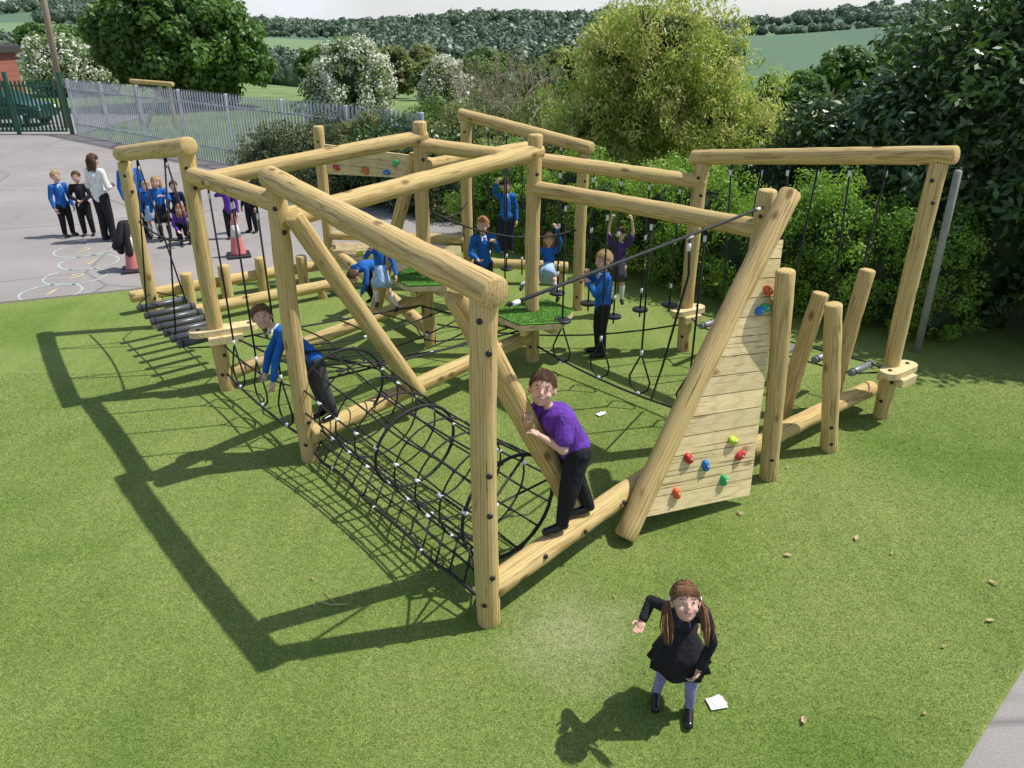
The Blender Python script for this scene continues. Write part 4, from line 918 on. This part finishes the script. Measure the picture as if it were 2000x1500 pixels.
    if hair=='pigtails':
        for sx in(-1,1):
            for q_ in range(34):
                ox,oy=random.gauss(0,.009),random.gauss(0,.009)
                a_=HP(sx*.080,-.012,.02);b_=HP(sx*.104+ox,oy,-.04);c_=HP(sx*.108+ox*1.6,.01+oy*1.6,-.13);d_=HP(sx*.102+ox*1.2,.015+oy*1.2,-.20+random.uniform(-.03,.02))
                g.cap(a_,b_,.004*hs,.0052*hs,5,0,1); g.cap(b_,c_,.0052*hs,.0045*hs,5,0,1); g.cap(c_,d_,.0045*hs,.0012*hs,5,0,1)
            g.ell(HP(sx*.083,-.01,.018),(.011*hs,.015*hs,.015*hs),Rh,8,6,1)
        for q_ in range(25): 
            x_=(q_-12)*.005; g.cap(HP(x_*.8,.070,.088),HP(x_*1.1,.0885-.28*abs(x_),.036+random.uniform(-.006,.006)),.0045*hs,.002*hs,5,0,1)
    if hair=='ponytail': g.cap(HP(0,-.1,.04),HP(0,-.13,-.06),.025*hs,.032*hs,10); g.cap(HP(0,-.13,-.06),HP(0,-.11,-.18),.032*hs,.01*hs,10)
    if hair=='long':
        for sx in(-1,0,1): g.cap(HP(sx*.055,-.05,0),HP(sx*.06,-.06,-.16),.042*hs,.03*hs,10); 
    part('hair',g.mesh('hair',[hairmat(hc_),WHT]))
    for sx in(-1,1):
        g=Geo(); g.ell(HP(sx*.029,.0755,.006),(.0105*hs,.006*hs,.0055*hs),Rh,12,8); g.ell(HP(sx*.029,.0795,.006),(.0058*hs,.0035*hs,.0055*hs),Rh,10,6,1)
        part('eye',g.mesh('eye',[M_EYEW,M_IRIS]))
        g=Geo(); g.tube([HP(sx*.017,.081,.021),HP(sx*.03,.081,.025),HP(sx*.043,.073,.021)],.0022*hs,5); part('eyebrow',g.mesh('eyebrow',[hairmat(hc_)]))
    g=Geo()
    arc=[HP(x_*.020,.081-.006*x_*x_,-.050+(.006*x_*x_ if smile else 0)) for x_ in (-1,-.6,-.2,.2,.6,1)]
    g.tube(arc,.0038*hs,6)
    if smile: g.tube([q_+Rh@V((0,.0026,.0008))*hs for q_ in arc[1:-1]],.0022*hs,5,1)
    part('mouth',g.mesh('mouth',[M_LIP,M_EYEW]))
    return body
person('girl in black dress with pigtails leaning forward and looking up',(1.0,3.43,.012),(-.12,-1),1.12,
 {'pelvis':(0,-.08,.57),'waist':(.0,-.01,.66),'chest':(.02,.08,.775),'neck':(.03,.13,.85),'head':(.04,.19,.965),
  'shR':(.105,.08,.815),'elR':(.20,-.02,.78),'wrR':(.245,.07,.71),'shL':(-.085,.11,.815),'elL':(-.145,.13,.64),'wrL':(-.09,.15,.46),
  'hipR':(.055,-.07,.54),'hipL':(-.055,-.07,.54),'knR':(.08,.0,.31),'knL':(-.07,.05,.31),'anR':(.11,-.04,.065),'anL':(-.08,.06,.065)},
 top='long',topm=BLK,bot='dress',botm=BLK,hair='pigtails',hc_='lbrown',vox=.006,yaw=.1,pitch=.62,sock=SOCK,collar=DKP,topname='cardigan',build=.84,smile=False,headk=1.06,flare=1.3)
person('boy in purple t-shirt and black trousers hugging a sloping log',(.5,4.86,.385),(-.86,-.5),1.32,
 {'pelvis':(0,.07,.67),'waist':(.0,.12,.77),'chest':(.0,.21,.92),'neck':(.02,.27,1.02),'head':(.045,.31,1.155),
  'shR':(.125,.27,.97),'elR':(.17,.40,.83),'wrR':(.04,.44,.93),'shL':(-.13,.23,.97),'elL':(-.20,.29,.79),'wrL':(-.075,.40,.87),
  'hipR':(.07,.07,.64),'hipL':(-.07,.07,.64),'knR':(.06,.0,.36),'knL':(-.09,.15,.36),'anR':(.03,-.12,.075),'anL':(-.07,.19,.075)},
 top='short',topm=PURP,bot='trousers',botm=BLK,hair='short',hc_='brown',vox=.006,yaw=.98,pitch=.38,roll=-.1,build=1.26,topname='t_shirt',curl=.9,headk=1.06)
person('girl in blue cardigan leaning forward and gripping a rope',(-1.75,6.56,.38),(-.55,-.83),1.2,
 {'pelvis':(.10,.07,.62),'waist':(.17,.11,.71),'chest':(.29,.18,.84),'neck':(.37,.23,.92),'head':(.44,.29,1.02),
  'shR':(.40,.15,.83),'elR':(.42,.29,.66),'wrR':(.34,.42,.53),'shL':(.20,.25,.89),'elL':(.20,.39,.69),'wrL':(.19,.46,.50),
  'hipR':(.15,.05,.58),'hipL':(.04,.06,.59),'knR':(.10,.05,.32),'knL':(-.01,.05,.32),'anR':(.07,.0,.065),'anL':(-.05,.0,.065)},
 topm=BLUE,botm=GREY,hair='ponytail',hc_='lbrown',vox=.007,yaw=.92,pitch=.32,roll=.1,collar=WHT,topname='cardigan',headk=1.1)
person('boy in blue jumper and black trousers holding a hanging rope',(1.12,8.97,.012),(-1,-.15),1.36,
 {'elR':(.16,.15,.92),'wrR':(.06,.2,1.07),'elL':(-.17,.14,.86),'wrL':(-.05,.2,.97)},hair='short',hc_='blond',vox=.009,yaw=.25,collar=WHT,curl=1)
person('girl in dark pinafore dress with both arms raised holding ropes',(1.5,10.45,.2),(-.1,-1),1.1,
 {'elR':(.17,.0,1.02),'wrR':(.14,.03,1.2),'elL':(-.17,.0,1.02),'wrL':(-.14,.03,1.2)},topm=DKP,top='short',bot='dress',botm=GREY,hair='ponytail',hc_='brown',vox=.011,sock=WHT,topname='blouse',curl=1)
person('girl in blue cardigan standing on a log holding a rope',(-.1,12.3,.42),(.1,-1),1.2,
 {'elR':(.18,.03,1.0),'wrR':(.15,.08,1.14)},topm=BLUE,bot='trousers',botm=NAVY,hair='ponytail',hc_='dark',vox=.012,collar=GING,topname='cardigan')
person('boy in blue jumper standing beside the grass-topped platform',(-.42,10.85,.012),(.3,-1),1.34,
 {'elL':(-.2,.1,.85),'wrL':(-.12,.2,1.0),'elR':(.2,.08,.82),'wrR':(.14,.22,.78)},hair='short',hc_='ginger',vox=.012,yaw=-.5,collar=WHT)
person('girl in blue dress sitting on a rope swing with arm raised',(.52,10.55,.28),(-.1,-1),1.1,
 {'pelvis':(0,0,.36),'waist':(0,-.03,.45),'chest':(0,-.04,.6),'neck':(0,-.03,.69),'head':(0,0,.81),'shR':(.12,-.03,.65),'shL':(-.12,-.03,.65),'elR':(.18,.05,.52),'wrR':(.12,.15,.5),'elL':(-.15,.02,.8),'wrL':(-.1,.04,.98),
  'hipR':(.06,.02,.33),'hipL':(-.06,.02,.33),'knR':(.14,.24,.32),'knL':(-.1,.25,.3),'anR':(.35,.3,.24),'anL':(-.16,.34,.1)},topm=BLUE,bot='dress',botm=GING,hair='long',hc_='ginger',vox=.012,sock=WHT,topname='cardigan',curl=1)
person('girl in blue cardigan and pale checked dress climbing a log',(-1.6,9.02,.62),(.1,-1),.96,
 {'elR':(.16,.1,.68),'wrR':(.09,.17,.78),'elL':(-.17,.08,.56),'wrL':(-.19,.15,.46),'knR':(.08,.06,.28),'anR':(.07,-.03,.08),'knL':(-.09,.06,.22),'anL':(-.17,.0,.02)},topm=BLUE,bot='dress',botm=GING,hair='ponytail',hc_='blond',vox=.011,sock=WHT,yaw=.15,topname='cardigan')
person('boy in blue jumper bending over and crawling along a log',(-2.05,10.6,.1),(-.6,-1),1.15,
 {'pelvis':(0,-.12,.56),'waist':(0,-.02,.6),'chest':(0,.14,.62),'neck':(0,.24,.58),'head':(0,.33,.52),'shR':(.12,.18,.6),'shL':(-.12,.18,.6),'elR':(.15,.24,.42),'wrR':(.1,.3,.28),'elL':(-.15,.24,.42),'wrL':(-.1,.3,.28),
  'hipR':(.06,-.12,.53),'hipL':(-.06,-.12,.53),'knR':(.09,-.02,.32),'knL':(-.09,-.02,.32),'anR':(.08,-.14,.07),'anL':(-.08,-.14,.07)},hair='short',hc_='brown',vox=.012,pitch=-.6)
vq=.014
person('boy in blue jumper and black trousers standing on the asphalt',(-8.84,15.1,0),(.9,-.6),1.28,{},hair='short',hc_='blond',vox=vq,collar=WHT)
person('boy in black coat with hands together standing on asphalt',(-8.46,15.15,0),(.3,-1),1.26,{'elR':(.18,.06,.78),'wrR':(.03,.17,.72),'elL':(-.18,.06,.78),'wrL':(-.03,.17,.7)},topm=BLK,hair='short',hc_='brown',vox=vq,topname='coat')
person('woman in white top and black trousers seen from behind',(-7.84,14.7,0),(.35,1),1.66,{'elR':(.24,.0,1.04),'wrR':(.14,.16,1.02),'elL':(-.24,.0,1.04),'wrL':(-.12,.17,1.0)},topm=WHT,hair='long',hc_='brown',vox=vq,adult=True,topname='blouse')
person('adult in bright blue coat standing among the children',(-7.35,15.0,0),(.7,-.7),1.58,{},topm=BLUE,hair='long',hc_='dark',vox=vq,adult=True,topname='coat',build=1.15)
person('child in blue cardigan and pale blue dress waiting',(-7.05,14.95,0),(.3,-1),1.12,{},bot='dress',botm=GING,hair='short',hc_='blond',vox=vq,sock=WHT,topname='cardigan')
person('girl in blue cardigan and dark skirt standing on asphalt',(-6.75,14.75,0),(.3,-1),1.24,{'elL':(-.2,.1,.8),'wrL':(-.1,.2,.88)},bot='skirt',botm=BLK,hair='long',hc_='blond',vox=vq,sock=BLK,topname='cardigan')
person('boy in dark navy coat and black trousers standing',(-6.5,14.9,0),(.5,-1),1.12,{},topm=NAVY,hair='short',hc_='brown',vox=vq,topname='coat')
person('girl in purple top crouching forward with hands on knees',(-6.25,14.45,0),(.4,-1),1.1,
 {'pelvis':(0,-.12,.38),'waist':(0,-.05,.45),'chest':(0,.08,.55),'neck':(0,.14,.62),'head':(0,.2,.71),'shR':(.12,.1,.58),'shL':(-.12,.1,.58),'elR':(.17,.15,.42),'wrR':(.1,.22,.32),'elL':(-.17,.15,.42),'wrL':(-.1,.22,.32),'hipR':(.06,-.12,.36),'hipL':(-.06,-.12,.36),'knR':(.1,.1,.3),'knL':(-.1,.1,.3),'anR':(.08,-.03,.065),'anL':(-.08,-.03,.065)},topm=PURP,hair='long',hc_='ginger',vox=vq,topname='shirt')
person('girl in purple top with arms raised standing in line',(-5.5,14.9,0),(.3,-1),1.12,{'elR':(.2,.05,.85),'wrR':(.1,.12,.95)},topm=PURP,hair='long',hc_='lbrown',vox=vq,topname='shirt')
person('child in dark blue jumper and black trousers in line',(-5.25,15.4,0),(-.3,-1),1.15,{},topm=NAVY,hair='short',hc_='dark',vox=vq)
